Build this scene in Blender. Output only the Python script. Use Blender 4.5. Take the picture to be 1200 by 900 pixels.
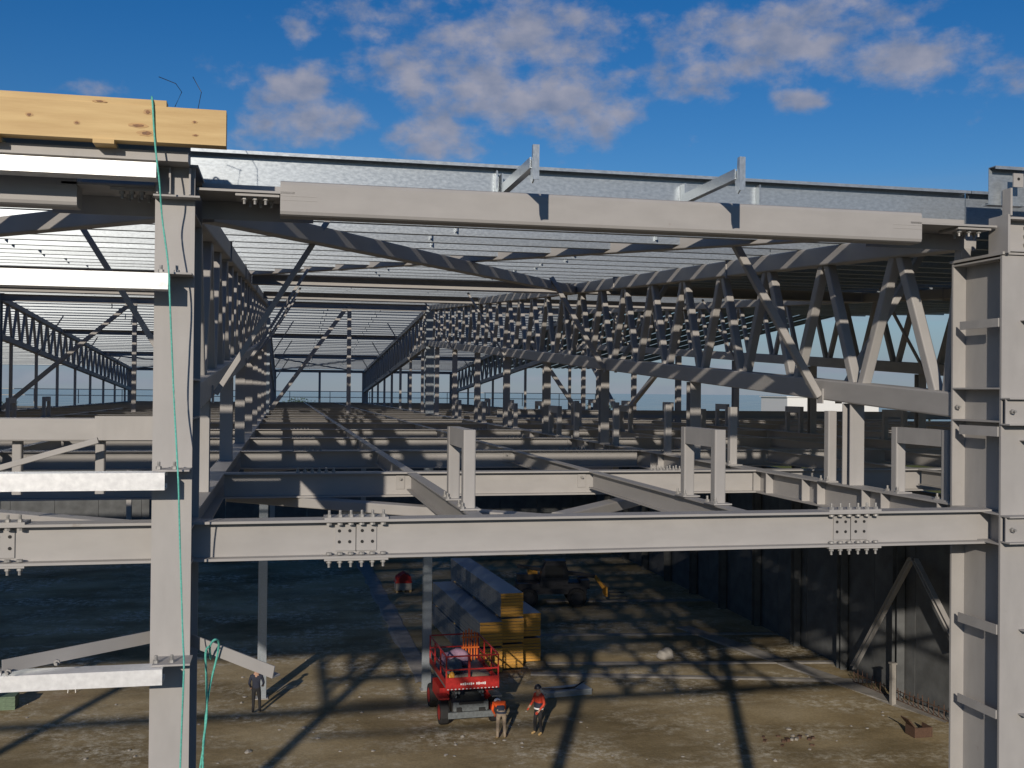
import bpy, bmesh, math, random
from mathutils import Vector, Matrix
random.seed(7)
for o in list(bpy.data.objects): bpy.data.objects.remove(o)
S = bpy.context.scene
COL = S.collection
R = math.radians

# ------------------------------------------------------------------ camera
CH, F = 12.2, 1244.0                      # camera height (m), focal length in photo pixels (1200 wide)
YAW, PIT, ROL = R(12.108), R(0.387), R(0.547)
fw = Vector((math.sin(YAW)*math.cos(PIT), math.cos(YAW)*math.cos(PIT), math.sin(PIT)))
rt = Vector((math.cos(YAW), -math.sin(YAW), 0)); up = rt.cross(fw)
rt2 = rt*math.cos(ROL) + up*math.sin(ROL); up2 = -rt*math.sin(ROL) + up*math.cos(ROL)
cam = bpy.data.cameras.new('camera'); co = bpy.data.objects.new('camera', cam); COL.objects.link(co)
M = Matrix((rt2, up2, -fw)).transposed().to_4x4(); M.translation = (0, 0, CH); co.matrix_world = M
cam.sensor_width = 36; cam.sensor_fit = 'HORIZONTAL'; cam.lens = 36*F/1200
cam.clip_start = 0.1; cam.clip_end = 9000
S.camera = co
CAMP = Vector((0, 0, CH))
def ray(x, y): return (rt2*(x-600) + up2*(450-y) + fw*F)
def onZ(x, y, z): d = ray(x, y); return CAMP + d*((z-CH)/d.z)
def onV(x, y, v): d = ray(x, y); return CAMP + d*(v/d.y)
def onU(x, y, u): d = ray(x, y); return CAMP + d*(u/d.x)

# ------------------------------------------------------------------ light
SUN_EL, SUN_B = R(17.5), R(20.5)          # elevation; light travels +Y turned 20.5 deg towards +X
ldir = Vector((math.sin(SUN_B)*math.cos(SUN_EL), math.cos(SUN_B)*math.cos(SUN_EL), -math.sin(SUN_EL)))
sl = bpy.data.lights.new('sun', 'SUN'); so = bpy.data.objects.new('sun', sl); COL.objects.link(so)
sl.energy = 4.4; sl.angle = R(0.6); sl.color = (1.0, 0.90, 0.78)
so.rotation_euler = ldir.to_track_quat('-Z', 'Y').to_euler(); so.location = (-20, -40, 40)
S.view_settings.view_transform = 'Standard'; S.view_settings.look = 'None'
S.view_settings.exposure = -0.40; S.view_settings.gamma = 1.0

W = bpy.data.worlds.new('World'); S.world = W; W.use_nodes = True
nt = W.node_tree; nt.nodes.clear()
def N(t, **k):
    n = nt.nodes.new(t)
    for a, b in k.items(): setattr(n, a, b)
    return n
def mth(op, a, b=None, clamp=False):
    n = N('ShaderNodeMath', operation=op, use_clamp=clamp)
    for i, q in enumerate((a, b)):
        if q is None: continue
        if isinstance(q, (int, float)): n.inputs[i].default_value = q
        else: nt.links.new(q, n.inputs[i])
    return n.outputs[0]
out = N('ShaderNodeOutputWorld'); bg = N('ShaderNodeBackground')
sky = N('ShaderNodeTexSky', sky_type='NISHITA', sun_disc=False)
sky.sun_elevation = SUN_EL; sky.sun_rotation = math.atan2(-ldir.x, -ldir.y)
sky.altitude = 100; sky.air_density = 1.0; sky.dust_density = 0.02; sky.ozone_density = 3.0
tc = N('ShaderNodeTexCoord'); sep = N('ShaderNodeSeparateXYZ')
nt.links.new(tc.outputs['Generated'], sep.inputs[0])
az = mth('ARCTAN2', sep.outputs[0], sep.outputs[1]); el = mth('ARCSINE', sep.outputs[2])
# cloud field: noise in azimuth/elevation space; clouds of the photograph as soft centres, same cover elsewhere
cmb = N('ShaderNodeCombineXYZ'); nt.links.new(mth('MULTIPLY', az, 1.0), cmb.inputs[0]); nt.links.new(mth('MULTIPLY', el, 1.5), cmb.inputs[1])
nz = N('ShaderNodeTexNoise'); nz.inputs['Scale'].default_value = 19; nz.inputs['Detail'].default_value = 8; nz.inputs['Roughness'].default_value = 0.58
nt.links.new(cmb.outputs[0], nz.inputs['Vector'])
lo = N('ShaderNodeTexNoise'); lo.inputs['Scale'].default_value = 2.6; lo.inputs['Detail'].default_value = 2
nt.links.new(cmb.outputs[0], lo.inputs['Vector'])
blob = None
for (x, y, rx, ry, a) in ((335,100,62,30,1),(375,140,75,30,1),(480,95,75,38,.95),(560,85,110,60,1),(615,45,110,50,1),(650,120,95,50,1.05),(450,20,90,30,.8),
                          (510,160,65,28,1),(735,132,24,20,.95),(820,75,65,42,.95),(905,50,100,40,1.05),(965,20,110,28,.95),(1070,72,75,30,1.05),(928,120,32,14,.95),
                          (1175,92,38,24,.9),(290,165,40,20,.7),(90,100,70,14,.55),(350,40,28,18,.75),(575,165,20,10,.7)):
    d = ray(x, y).normalized(); a0 = math.atan2(d.x, d.y); e0 = math.asin(d.z)
    dx = mth('DIVIDE', mth('SUBTRACT', az, a0), 1.22*rx/F); dy = mth('DIVIDE', mth('SUBTRACT', el, e0), 1.22*ry/F)
    g = mth('MULTIPLY', mth('POWER', 2.718, mth('MULTIPLY', mth('ADD', mth('MULTIPLY', dx, dx), mth('MULTIPLY', dy, dy)), -0.8)), a)
    blob = g if blob is None else mth('MAXIMUM', blob, g)
# away from the view the same kind of clouds come from the low-frequency noise
d0 = ray(600, 300).normalized(); a0 = math.atan2(d0.x, d0.y)
dv = mth('ABSOLUTE', mth('SUBTRACT', az, a0))
away = N('ShaderNodeMapRange', clamp=True); nt.links.new(dv, away.inputs[0]); away.inputs[1].default_value = .5; away.inputs[2].default_value = .8
hi = N('ShaderNodeMapRange', clamp=True); nt.links.new(el, hi.inputs[0]); hi.inputs[1].default_value = .38; hi.inputs[2].default_value = .5
wide = mth('MULTIPLY', mth('MAXIMUM', away.outputs[0], hi.outputs[0]), mth('MULTIPLY', mth('SUBTRACT', lo.outputs[0], .50, True), 5.0, True))
blob = mth('MAXIMUM', blob, wide)
dens = N('ShaderNodeMapRange', clamp=True, interpolation_type='SMOOTHSTEP')
nt.links.new(mth('ADD', mth('MULTIPLY', blob, .62), mth('MULTIPLY', nz.outputs[0], 1.25)), dens.inputs[0])
dens.inputs[1].default_value = .90; dens.inputs[2].default_value = 1.30
# thin stratus low over the horizon
st = N('ShaderNodeCombineXYZ'); nt.links.new(mth('MULTIPLY', az, 2.0), st.inputs[0]); nt.links.new(mth('MULTIPLY', el, 30.0), st.inputs[1])
n3 = N('ShaderNodeTexNoise'); n3.inputs['Scale'].default_value = 2.2; n3.inputs['Detail'].default_value = 5; nt.links.new(st.outputs[0], n3.inputs['Vector'])
lowm = N('ShaderNodeMapRange', clamp=True); nt.links.new(el, lowm.inputs[0]); lowm.inputs[1].default_value = .20; lowm.inputs[2].default_value = .02
strat = mth('MULTIPLY', mth('MULTIPLY', mth('SUBTRACT', n3.outputs[0], .46, True), 3.5, True), mth('MULTIPLY', lowm.outputs[0], .7))
cl = N('ShaderNodeTexNoise'); cl.inputs['Scale'].default_value = 30; cl.inputs['Detail'].default_value = 5
nt.links.new(cmb.outputs[0], cl.inputs['Vector'])
cr = N('ShaderNodeValToRGB'); cr.color_ramp.elements[0].position = .3; cr.color_ramp.elements[1].position = .72
cr.color_ramp.elements[0].color = (3.3, 3.9, 5.6, 1); cr.color_ramp.elements[1].color = (6.4, 6.3, 7.3, 1)
nt.links.new(cl.outputs[0], cr.inputs[0])
hs = N('ShaderNodeHueSaturation'); hs.inputs['Hue'].default_value = .512; hs.inputs['Saturation'].default_value = 1.38; hs.inputs['Value'].default_value = 1.3
nt.links.new(sky.outputs[0], hs.inputs['Color'])
mx = N('ShaderNodeMix', data_type='RGBA'); nt.links.new(mth('MULTIPLY', mth('MAXIMUM', dens.outputs[0], strat), .88), mx.inputs[0])
hz = N('ShaderNodeMix', data_type='RGBA'); nt.links.new(mth('MULTIPLY', lowm.outputs[0], .85), hz.inputs[0]); nt.links.new(hs.outputs[0], hz.inputs[6]); hz.inputs[7].default_value = (3.0, 4.2, 6.2, 1)
nt.links.new(hz.outputs[2], mx.inputs[6]); nt.links.new(cr.outputs[0], mx.inputs[7])
nt.links.new(mx.outputs[2], bg.inputs[0]); bg.inputs[1].default_value = 0.076
nt.links.new(bg.outputs[0], out.inputs[0])

# ------------------------------------------------------------------ materials
def mat(name, col, rough=.6, metal=0.0, var=.12, scale=6.0, bump=0.0, col2=None, stretch=None, rnd=0.0, spec=.5, stain=None):
    m = bpy.data.materials.new(name); m.use_nodes = True; t = m.node_tree; b = t.nodes['Principled BSDF']
    b.inputs['Roughness'].default_value = rough; b.inputs['Metallic'].default_value = metal; b.inputs['Specular IOR Level'].default_value = spec
    tc = t.nodes.new('ShaderNodeTexCoord'); src = tc.outputs['Object']
    if stretch:
        mp = t.nodes.new('ShaderNodeMapping'); mp.inputs['Scale'].default_value = stretch; t.links.new(src, mp.inputs[0]); src = mp.outputs[0]
    n = t.nodes.new('ShaderNodeTexNoise'); n.inputs['Scale'].default_value = scale; n.inputs['Detail'].default_value = 6; n.inputs['Roughness'].default_value = .6
    t.links.new(src, n.inputs['Vector'])
    r = t.nodes.new('ShaderNodeValToRGB'); r.color_ramp.elements[0].position = .32; r.color_ramp.elements[1].position = .68
    c2 = col2 or tuple(c*(1-var) for c in col)
    r.color_ramp.elements[0].color = (*c2, 1); r.color_ramp.elements[1].color = (*(min(1, c*(1+var*.6)) for c in col), 1)
    t.links.new(n.outputs[0], r.inputs[0]); last = r.outputs[0]
    if rnd:
        oi = t.nodes.new('ShaderNodeObjectInfo'); mr = t.nodes.new('ShaderNodeMapRange'); t.links.new(oi.outputs['Random'], mr.inputs[0])
        mr.inputs[3].default_value = 1-rnd; mr.inputs[4].default_value = 1+rnd
        mm = t.nodes.new('ShaderNodeMix'); mm.data_type = 'RGBA'; mm.blend_type = 'MULTIPLY'; mm.inputs[0].default_value = 1
        t.links.new(last, mm.inputs[6]); t.links.new(mr.outputs[0], mm.inputs[7]); last = mm.outputs[2]
    if stain:      # sparse rust spots and scuffs, and a fine mottling
        n2 = t.nodes.new('ShaderNodeTexNoise'); n2.inputs['Scale'].default_value = 5.5; n2.inputs['Detail'].default_value = 10; n2.inputs['Roughness'].default_value = .72; t.links.new(tc.outputs['Object'], n2.inputs['Vector'])
        r2 = t.nodes.new('ShaderNodeMapRange'); r2.inputs[1].default_value = .66; r2.inputs[2].default_value = .80; r2.inputs[4].default_value = .75; t.links.new(n2.outputs[0], r2.inputs[0])
        m2 = t.nodes.new('ShaderNodeMix'); m2.data_type = 'RGBA'; t.links.new(r2.outputs[0], m2.inputs[0]); t.links.new(last, m2.inputs[6]); m2.inputs[7].default_value = (*stain, 1); last = m2.outputs[2]
        mp = t.nodes.new('ShaderNodeMapping'); mp.inputs['Scale'].default_value = (9, 9, 2.5); t.links.new(tc.outputs['Object'], mp.inputs[0])
        n4 = t.nodes.new('ShaderNodeTexNoise'); n4.inputs['Scale'].default_value = 1.0; n4.inputs['Detail'].default_value = 4; t.links.new(mp.outputs[0], n4.inputs['Vector'])
        r4 = t.nodes.new('ShaderNodeMapRange'); r4.inputs[1].default_value = .3; r4.inputs[2].default_value = .7; r4.inputs[3].default_value = .95; r4.inputs[4].default_value = 1.04; t.links.new(n4.outputs[0], r4.inputs[0])
        m4 = t.nodes.new('ShaderNodeMix'); m4.data_type = 'RGBA'; m4.blend_type = 'MULTIPLY'; m4.inputs[0].default_value = 1; t.links.new(last, m4.inputs[6]); t.links.new(r4.outputs[0], m4.inputs[7]); last = m4.outputs[2]
    t.links.new(last, b.inputs['Base Color'])
    if bump:
        bp = t.nodes.new('ShaderNodeBump'); bp.inputs['Strength'].default_value = bump; bp.inputs['Distance'].default_value = .02
        t.links.new(n.outputs[0], bp.inputs['Height']); t.links.new(bp.outputs[0], b.inputs['Normal'])
    rr = t.nodes.new('ShaderNodeMapRange'); t.links.new(n.outputs[0], rr.inputs[0]); rr.inputs[3].default_value = max(0, rough-.1); rr.inputs[4].default_value = min(1, rough+.12)
    t.links.new(rr.outputs[0], b.inputs['Roughness'])
    return m
MT = {}
MT['steel'] = mat('grey_primer_steel', (.368, .354, .336), .55, 0, .06, 2.2, 0, rnd=.06, spec=.35, stain=(.17, .115, .075))
MT['galv'] = mat('galvanised_steel', (.36, .40, .43), .36, .5, .18, 26, 0, rnd=.12, stretch=(2, 2, 1))
MT['rail'] = mat('bright_galvanised_steel', (.86, .86, .84), .32, .25, .10, 22, 0)
MT['bolt'] = mat('zinc_bolt', (.36, .35, .33), .5, .3, .3, 40)
MT['wood'] = mat('pine', (.62, .44, .20), .6, 0, .1, 3.0, .15, stretch=(.6, 7, 7), col2=(.52, .34, .13))
MT['knot'] = mat('pine_knot', (.24, .11, .04), .6, 0, .4, 30, stretch=None)
MT['knot2'] = mat('pine_knot_ring', (.50, .30, .12), .6, 0, .2, 9, stretch=(1, 7, 7))
MT['rope'] = mat('green_rope', (.13, .52, .42), .7, 0, .3, 60)
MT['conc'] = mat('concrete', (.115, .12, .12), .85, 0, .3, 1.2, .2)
MT['concstrip'] = mat('pale_concrete', (.30, .28, .25), .85, 0, .3, 1.5, .3)
MT['rust'] = mat('rusty_bar', (.10, .055, .035), .8, 0, .3, 20)
MT['red'] = mat('red_paint', (.40, .016, .013), .45, 0, .25, 9)
MT['dgrey'] = mat('dark_grey_paint', (.14, .155, .16), .5, 0, .3, 8)
MT['black'] = mat('black_rubber', (.02, .02, .02), .8, 0, .2, 20)
MT['yellow'] = mat('yellow_paint', (.62, .30, .03), .5, 0, .2, 6)
MT['foam'] = mat('yellow_foam', (.62, .32, .06), .8, 0, .25, 5, stretch=(1, 1, 9), rnd=.15)
MT['film'] = mat('blue_grey_film', (.19, .25, .33), .35, .1, .2, 3, rnd=.12)
MT['filmside'] = mat('grey_panel_edge', (.26, .27, .27), .5, .1, .3, 4)
MT['vest'] = mat('orange_vest', (.85, .11, .015), .7, 0, .15, 14)
MT['redvest'] = mat('red_vest', (.60, .06, .025), .7, 0, .25, 14)
MT['navy'] = mat('navy_cloth', (.02, .025, .045), .8, 0, .2, 20)
MT['trous'] = mat('tan_trousers', (.28, .22, .16), .85, 0, .25, 14)
MT['dtrous'] = mat('black_trousers', (.018, .018, .02), .85, 0, .2, 14)
MT['skin'] = mat('skin', (.42, .24, .16), .6, 0, .1, 20)
MT['boot'] = mat('tan_boots', (.42, .28, .12), .8, 0, .2, 20)
MT['dark'] = mat('dark_helmet', (.025, .025, .03), .35, 0, .2, 10)
MT['white'] = mat('white_paint', (.78, .78, .76), .5, 0, .08, 10)
MT['reflect'] = mat('reflective_tape', (.8, .8, .8), .3, 0, .05, 10)
MT['purple'] = mat('mauve_sheet', (.35, .22, .30), .6, 0, .2, 10)
MT['orange'] = mat('orange_plastic', (.75, .16, .02), .5, 0, .2, 10)
MT['green'] = mat('green_paint', (.13, .19, .12), .6, 0, .3, 10)
MT['blue'] = mat('blue_film', (.015, .06, .16), .4, 0, .2, 5)
MT['sheet'] = mat('roof_sheet', (.20, .28, .31), .45, .2, .15, 8, rnd=.08)
MT['bark'] = mat('bark', (.06, .045, .03), .9, 0, .3, 10)
MT['leaf'] = mat('leaves', (.045, .075, .025), .7, 0, .4, 3)
MT['glass'] = mat('dark_glass', (.02, .025, .03), .1, 0, .1, 3)

# ground material: earth with pale gravel inside the site, fields beyond
gm = bpy.data.materials.new('site_earth'); gm.use_nodes = True; t = gm.node_tree; b = t.nodes['Principled BSDF']; b.inputs['Roughness'].default_value = .95; b.inputs['Specular IOR Level'].default_value = .15
tcg = t.nodes.new('ShaderNodeTexCoord')
def gn(scale, det=6, ro=.6, st=None):
    n = t.nodes.new('ShaderNodeTexNoise'); n.inputs['Scale'].default_value = scale; n.inputs['Detail'].default_value = det; n.inputs['Roughness'].default_value = ro
    src = tcg.outputs['Object']
    if st:
        mp = t.nodes.new('ShaderNodeMapping'); mp.inputs['Scale'].default_value = st; t.links.new(src, mp.inputs[0]); src = mp.outputs[0]
    t.links.new(src, n.inputs['Vector']); return n.outputs[0]
def ramp(f, *e):
    r = t.nodes.new('ShaderNodeValToRGB')
    while len(r.color_ramp.elements) < len(e): r.color_ramp.elements.new(.5)
    for q, (p, c) in zip(r.color_ramp.elements, e): q.position = p; q.color = (*c, 1)
    t.links.new(f, r.inputs[0]); return r.outputs[0]
def gmix(f, a, c, bl='MIX'):
    m = t.nodes.new('ShaderNodeMix'); m.data_type = 'RGBA'; m.blend_type = bl
    for i, q in ((0, f), (6, a), (7, c)):
        if hasattr(q, 'links'): t.links.new(q, m.inputs[i])
        else: m.inputs[i].default_value = q if i == 0 else (*q, 1)
    return m.outputs[2]
earth = ramp(gn(.22), (.3, (.25, .19, .10)), (.5, (.40, .315, .18)), (.72, (.50, .41, .26)))
trk = ramp(gn(.16, 6, .62, (.7, 1.3, 1)), (.40, (.55, .54, .50)), (.58, (1.15, 1.15, 1.15)))
earth = gmix(.8, earth, trk, 'MULTIPLY')
speck = ramp(gn(2.6, 9, .78), (.46, (0, 0, 0)), (.62, (1, 1, 1)))
patch = ramp(gn(.22, 6, .65, (1, 1.5, 1)), (.45, (0, 0, 0)), (.60, (1, 1, 1)))
pm = t.nodes.new('ShaderNodeMath'); pm.operation = 'MULTIPLY'; t.links.new(speck, pm.inputs[0]); t.links.new(patch, pm.inputs[1])
g1 = gmix(pm.outputs[0], earth, (.72, .66, .52))
g1 = gmix(.35, g1, ramp(gn(9, 6, .8), (.35, (.35, .35, .35)), (.65, (1.3, 1.3, 1.3))), 'MULTIPLY')
sx = t.nodes.new('ShaderNodeSeparateXYZ'); t.links.new(tcg.outputs['Object'], sx.inputs[0])
om = t.nodes.new('ShaderNodeMapRange'); t.links.new(sx.outputs[1], om.inputs[0]); om.inputs[1].default_value = -21; om.inputs[2].default_value = -26
g1 = gmix(om.outputs[0], g1, ramp(gn(.3), (.35, (.045, .04, .033)), (.65, (.085, .075, .06))))      # unseen ground outside the front, darkened to cut bounce light
field = ramp(gn(.012, 4), (.35, (.14, .15, .025)), (.5, (.19, .18, .05)), (.65, (.08, .10, .025)))
ln = t.nodes.new('ShaderNodeVectorMath'); ln.operation = 'LENGTH'; t.links.new(tcg.outputs['Object'], ln.inputs[0])
fm = t.nodes.new('ShaderNodeMapRange'); t.links.new(ln.outputs['Value'], fm.inputs[0]); fm.inputs[1].default_value = 95; fm.inputs[2].default_value = 115
t.links.new(gmix(fm.outputs[0], g1, field), b.inputs['Base Color'])
bp = t.nodes.new('ShaderNodeBump'); bp.inputs['Strength'].default_value = .6; bp.inputs['Distance'].default_value = .035
t.links.new(gn(4.5, 10, .7), bp.inputs['Height']); t.links.new(bp.outputs[0], b.inputs['Normal'])

# ------------------------------------------------------------------ helpers
def setp(o, label=None, cat=None, group=None, kind=None):
    if label: o['label'] = label
    if cat: o['category'] = cat
    if group: o['group'] = group
    if kind: o['kind'] = kind
    return o
def empty(name, loc, label=None, cat=None, group=None):
    o = bpy.data.objects.new(name, None); COL.objects.link(o); o.location = loc; o.empty_display_size = .2
    return setp(o, label, cat, group)
def link(name, me, mw=None, parent=None):
    o = bpy.data.objects.new(name, me); COL.objects.link(o)
    if mw is not None: o.matrix_world = mw
    if parent is not None:
        o.parent = parent; o.matrix_parent_inverse = root_inv(parent)
    return o
def root_inv(p):
    m = p.matrix_basis.copy(); q = p
    if q.parent: m = root_world(q)
    return m.inverted()
def root_world(p):
    m = p.matrix_basis
    if p.parent: m = root_world(p.parent) @ p.matrix_parent_inverse @ m
    return m
PROF = {'ANG6': [(0,0),(.05,0),(.05,.006),(.006,.006),(.006,.075),(0,.075)]}
def profI(h, w, tf, tw):
    a, c, d = w/2, h/2, tw/2
    return [(-a,-c),(a,-c),(a,-c+tf),(d,-c+tf),(d,c-tf),(a,c-tf),(a,c),(-a,c),(-a,c-tf),(-d,c-tf),(-d,-c+tf),(-a,-c+tf)]
def profB(h, w, r=.012):
    a, c = w/2, h/2
    return [(-a+r,-c),(a-r,-c),(a-r*.3,-c+r*.3),(a,-c+r),(a,c-r),(a-r*.3,c-r*.3),(a-r,c),(-a+r,c),(-a+r*.3,c-r*.3),(-a,c-r),(-a,-c+r),(-a+r*.3,-c+r*.3)]
def profZ(h, f, l, t=.006):   # web on x=0, top flange to -x with lip, bottom flange to +x with lip
    c = h/2
    return [(0,-c),(f,-c),(f,-c+l),(f-t,-c+l),(f-t,-c+t),(t,-c+t),(t,c),(-f,c),(-f,c-l),(-f+t,c-l),(-f+t,c-t),(0,c-t)]
def profC(h, f, l, t=.006):   # web on x=0, flanges to +x
    c = h/2
    return [(0,-c),(f,-c),(f,-c+l),(f-t,-c+l),(f-t,-c+t),(t,-c+t),(t,c-t),(f-t,c-t),(f-t,c-l),(f,c-l),(f,c),(0,c)]
def profL(a, c, t=.01): return [(0,0),(a,0),(a,t),(t,t),(t,c),(0,c)]
PROF.update(H28=profI(.28,.20,.018,.012), I20=profI(.20,.11,.014,.009), H24=profI(.24,.20,.018,.012), COL=profI(.66,.26,.022,.014), HP=profI(.16,.16,.014,.010),
            RCOL=profI(.36,.34,.02,.014), B10=profB(.10,.10), B12=profB(.12,.12), B08=profB(.08,.08), B20=profB(.20,.20,.016), B22=profB(.22,.20,.016), EAVE=profB(.245,.20,.03),
            B05=profB(.05,.05,.006), B16=profB(.16,.14), PUR=profZ(.30,.085,.025), RAIL=profC(.115,.15,.03), ANG=profL(.09,.09), ANGW=profL(.11,.08,.008), BAR=profB(.03,.03,.006), H20=profI(.20,.20,.015,.010), STR=profI(.18,.18,.014,.01))
PROF['CLT'] = [(x_-.0, y_) for x_, y_ in profI(.22, .11, .012, .010)]
MC = {}
def prism(pname, L, m):
    k = (pname, round(L, 3), m)
    if k in MC: return MC[k]
    p = PROF[pname]; n = len(p)
    vs = [(x, y, 0) for x, y in p] + [(x, y, L) for x, y in p]
    fs = [tuple(range(n-1, -1, -1)), tuple(range(n, 2*n))] + [(i, (i+1) % n, n+(i+1) % n, n+i) for i in range(n)]
    me = bpy.data.meshes.new(pname); me.from_pydata(vs, [], fs); me.materials.append(MT[m]); MC[k] = me
    return me
def axes(p0, p1, upv=(0, 0, 1)):
    z = (Vector(p1)-Vector(p0)).normalized(); y = Vector(upv); y = (y - z*y.dot(z))
    if y.length < 1e-4: y = Vector((0, 1, 0)); y = y - z*y.dot(z)
    y.normalize(); x = y.cross(z)
    m = Matrix((x, y, z)).transposed().to_4x4(); m.translation = Vector(p0); return m
def mem(name, prof, p0, p1, m='steel', parent=None, upv=(0, 0, 1)):
    L = (Vector(p1)-Vector(p0)).length
    return link(name, prism(prof, L, m), axes(p0, p1, upv), parent)
class MB:
    def __init__(s): s.v = []; s.f = []; s.mi = []; s.mats = []
    def mid(s, m):
        if m not in s.mats: s.mats.append(m)
        return s.mats.index(m)
    def box(s, c, d, m='steel', rot=None):
        x, y, z = (q/2 for q in d); b = len(s.v); c = Vector(c)
        for a in ((-x,-y,-z),(x,-y,-z),(x,y,-z),(-x,y,-z),(-x,-y,z),(x,-y,z),(x,y,z),(-x,y,z)):
            q = Vector(a); q = rot @ q if rot else q; s.v.append(tuple(q+c))
        for f in ((3,2,1,0),(4,5,6,7),(0,1,5,4),(1,2,6,5),(2,3,7,6),(3,0,4,7)): s.f.append(tuple(b+i for i in f)); s.mi.append(s.mid(m))
        return s
    def bar(s, p0, p1, prof, m='steel', upv=(0, 0, 1)):
        p0, p1 = Vector(p0), Vector(p1); M_ = axes(p0, p1, upv); L = (p1-p0).length; p = PROF[prof]; n = len(p); b = len(s.v)
        s.v += [tuple(M_ @ Vector((x, y, 0))) for x, y in p] + [tuple(M_ @ Vector((x, y, L))) for x, y in p]
        fs = [tuple(range(n-1, -1, -1)), tuple(range(n, 2*n))] + [(i, (i+1) % n, n+(i+1) % n, n+i) for i in range(n)]
        for f in fs: s.f.append(tuple(b+i for i in f)); s.mi.append(s.mid(m))
        return s
    def cyl(s, p0, p1, r, m='steel', n=12, r1=None):
        p0, p1 = Vector(p0), Vector(p1); M_ = axes(p0, p1); L = (p1-p0).length; b = len(s.v); r1 = r if r1 is None else r1
        for q, rr in ((0, r), (L, r1)):
            s.v += [tuple(M_ @ Vector((rr*math.cos(2*math.pi*i/n), rr*math.sin(2*math.pi*i/n), q))) for i in range(n)]
        for f in [tuple(range(n-1, -1, -1)), tuple(range(n, 2*n))] + [(i, (i+1) % n, n+(i+1) % n, n+i) for i in range(n)]:
            s.f.append(tuple(b+i for i in f)); s.mi.append(s.mid(m))
        return s
    def tube(s, pts, r, m, n=6):
        b = len(s.v); pts = [Vector(p) for p in pts]
        for i, p in enumerate(pts):
            d = (pts[min(i+1, len(pts)-1)]-pts[max(i-1, 0)]).normalized(); a = axes((0, 0, 0), d)
            for k in range(n): s.v.append(tuple(p + (a @ Vector((r*math.cos(2*math.pi*k/n), r*math.sin(2*math.pi*k/n), 0)))))
        for i in range(len(pts)-1):
            for k in range(n):
                s.f.append((b+i*n+k, b+i*n+(k+1) % n, b+(i+1)*n+(k+1) % n, b+(i+1)*n+k)); s.mi.append(s.mid(m))
        return s
    def poly(s, pts, thick, m='steel'):   # extruded polygon, thick = Vector
        n = len(pts); b = len(s.v); th = Vector(thick)
        s.v += [tuple(Vector(p)) for p in pts] + [tuple(Vector(p)+th) for p in pts]
        for f in [tuple(range(n-1, -1, -1)), tuple(range(n, 2*n))] + [(i, (i+1) % n, n+(i+1) % n, n+i) for i in range(n)]:
            s.f.append(tuple(b+i for i in f)); s.mi.append(s.mid(m))
        return s
    def mesh(s, name='mesh'):
        me = bpy.data.meshes.new(name); me.from_pydata(s.v, [], s.f)
        for m in s.mats: me.materials.append(MT[m])
        me.polygons.foreach_set('material_index', s.mi)
        bm = bmesh.new(); bm.from_mesh(me); bmesh.ops.recalc_face_normals(bm, faces=bm.faces); bm.to_mesh(me); bm.free()
        return me
    def obj(s, name, parent=None, loc=None):
        return link(name, s.mesh(name), Matrix.Translation(loc) if loc is not None else None, parent)
BOXM = {}
def boxo(name, c, d, m='steel', parent=None):
    k = (tuple(round(q, 4) for q in d), m)
    if k not in BOXM: BOXM[k] = MB().box((0, 0, 0), d, m).mesh(name)
    return link(name, BOXM[k], Matrix.Translation(Vector(c)), parent)
BOLT = MB().cyl((0, 0, 0), (0, 0, .020), .020, 'bolt', 6).cyl((0, 0, .020), (0, 0, .05), .010, 'bolt', 8).mesh('bolt')
HOLE = MB().cyl((0, 0, 0), (0, 0, .004), .012, 'black', 10).mesh('bolt_hole')
def bolt(p, d, parent, name='bolt', me=None):
    return link(name, me or BOLT, axes(p, Vector(p)+Vector(d), (0.3, .2, 1) if abs(d[2]) < .9 else (0, 1, 0)), parent)

ONES = ['', 'first', 'second', 'third', 'fourth', 'fifth', 'sixth', 'seventh', 'eighth', 'ninth', 'tenth', 'eleventh', 'twelfth', 'thirteenth', 'fourteenth', 'fifteenth', 'sixteenth', 'seventeenth', 'eighteenth', 'nineteenth']
def ordw(n):
    if n < 20: return ONES[n]
    t_, o_ = divmod(n, 10); return ({2: 'twentieth', 3: 'thirtieth', 4: 'fortieth'}[t_]) if o_ == 0 else {2: 'twenty-', 3: 'thirty-', 4: 'forty-'}[t_]+ONES[o_]
# ------------------------------------------------------------------ layout of the frame
UL, UR = -.74, 5.79
LINES = [-10.6, UL, UR, 12.32]
V0, VR, VE = 7.55, 43.1, 78.65            # front face, ridge, far eave
ROW = (VR-7.85)/8
SL = .0575
def chord_top(v): return 13.47 + SL*(min(v, 2*VR-v)-8.3)     # underside of the top chord
def chord_bot(v): return 12.23 + SL*(min(v, 2*VR-v)-8.3)     # upper side of the bottom chord
ZD = 11.26                                # top of the deck beams
NEARNAME = {-10.6: 'far left of the roped column', UL: 'behind the roped column', UR: 'behind the stiffened column', 12.32: 'next beyond the stiffened column'}

# ------------------------------------------------------------------ ground
me = bpy.data.meshes.new('ground')
n = 64; vs = [(0, 0, 0)]; fs = []
rings = [30, 60, 120, 400, 1500, 6000]
for r_ in rings: vs += [(r_*math.cos(2*math.pi*i/n), r_*math.sin(2*math.pi*i/n), 0) for i in range(n)]
for i in range(n): fs.append((0, 1+i, 1+(i+1) % n))
for k in range(len(rings)-1):
    for i in range(n): fs.append((1+k*n+i, 1+(k+1)*n+i, 1+(k+1)*n+(i+1) % n, 1+k*n+(i+1) % n))
me.from_pydata(vs, [], fs); me.materials.append(gm)
setp(link('ground', me, Matrix.Translation((0, 30, 0))), kind='structure')

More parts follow.
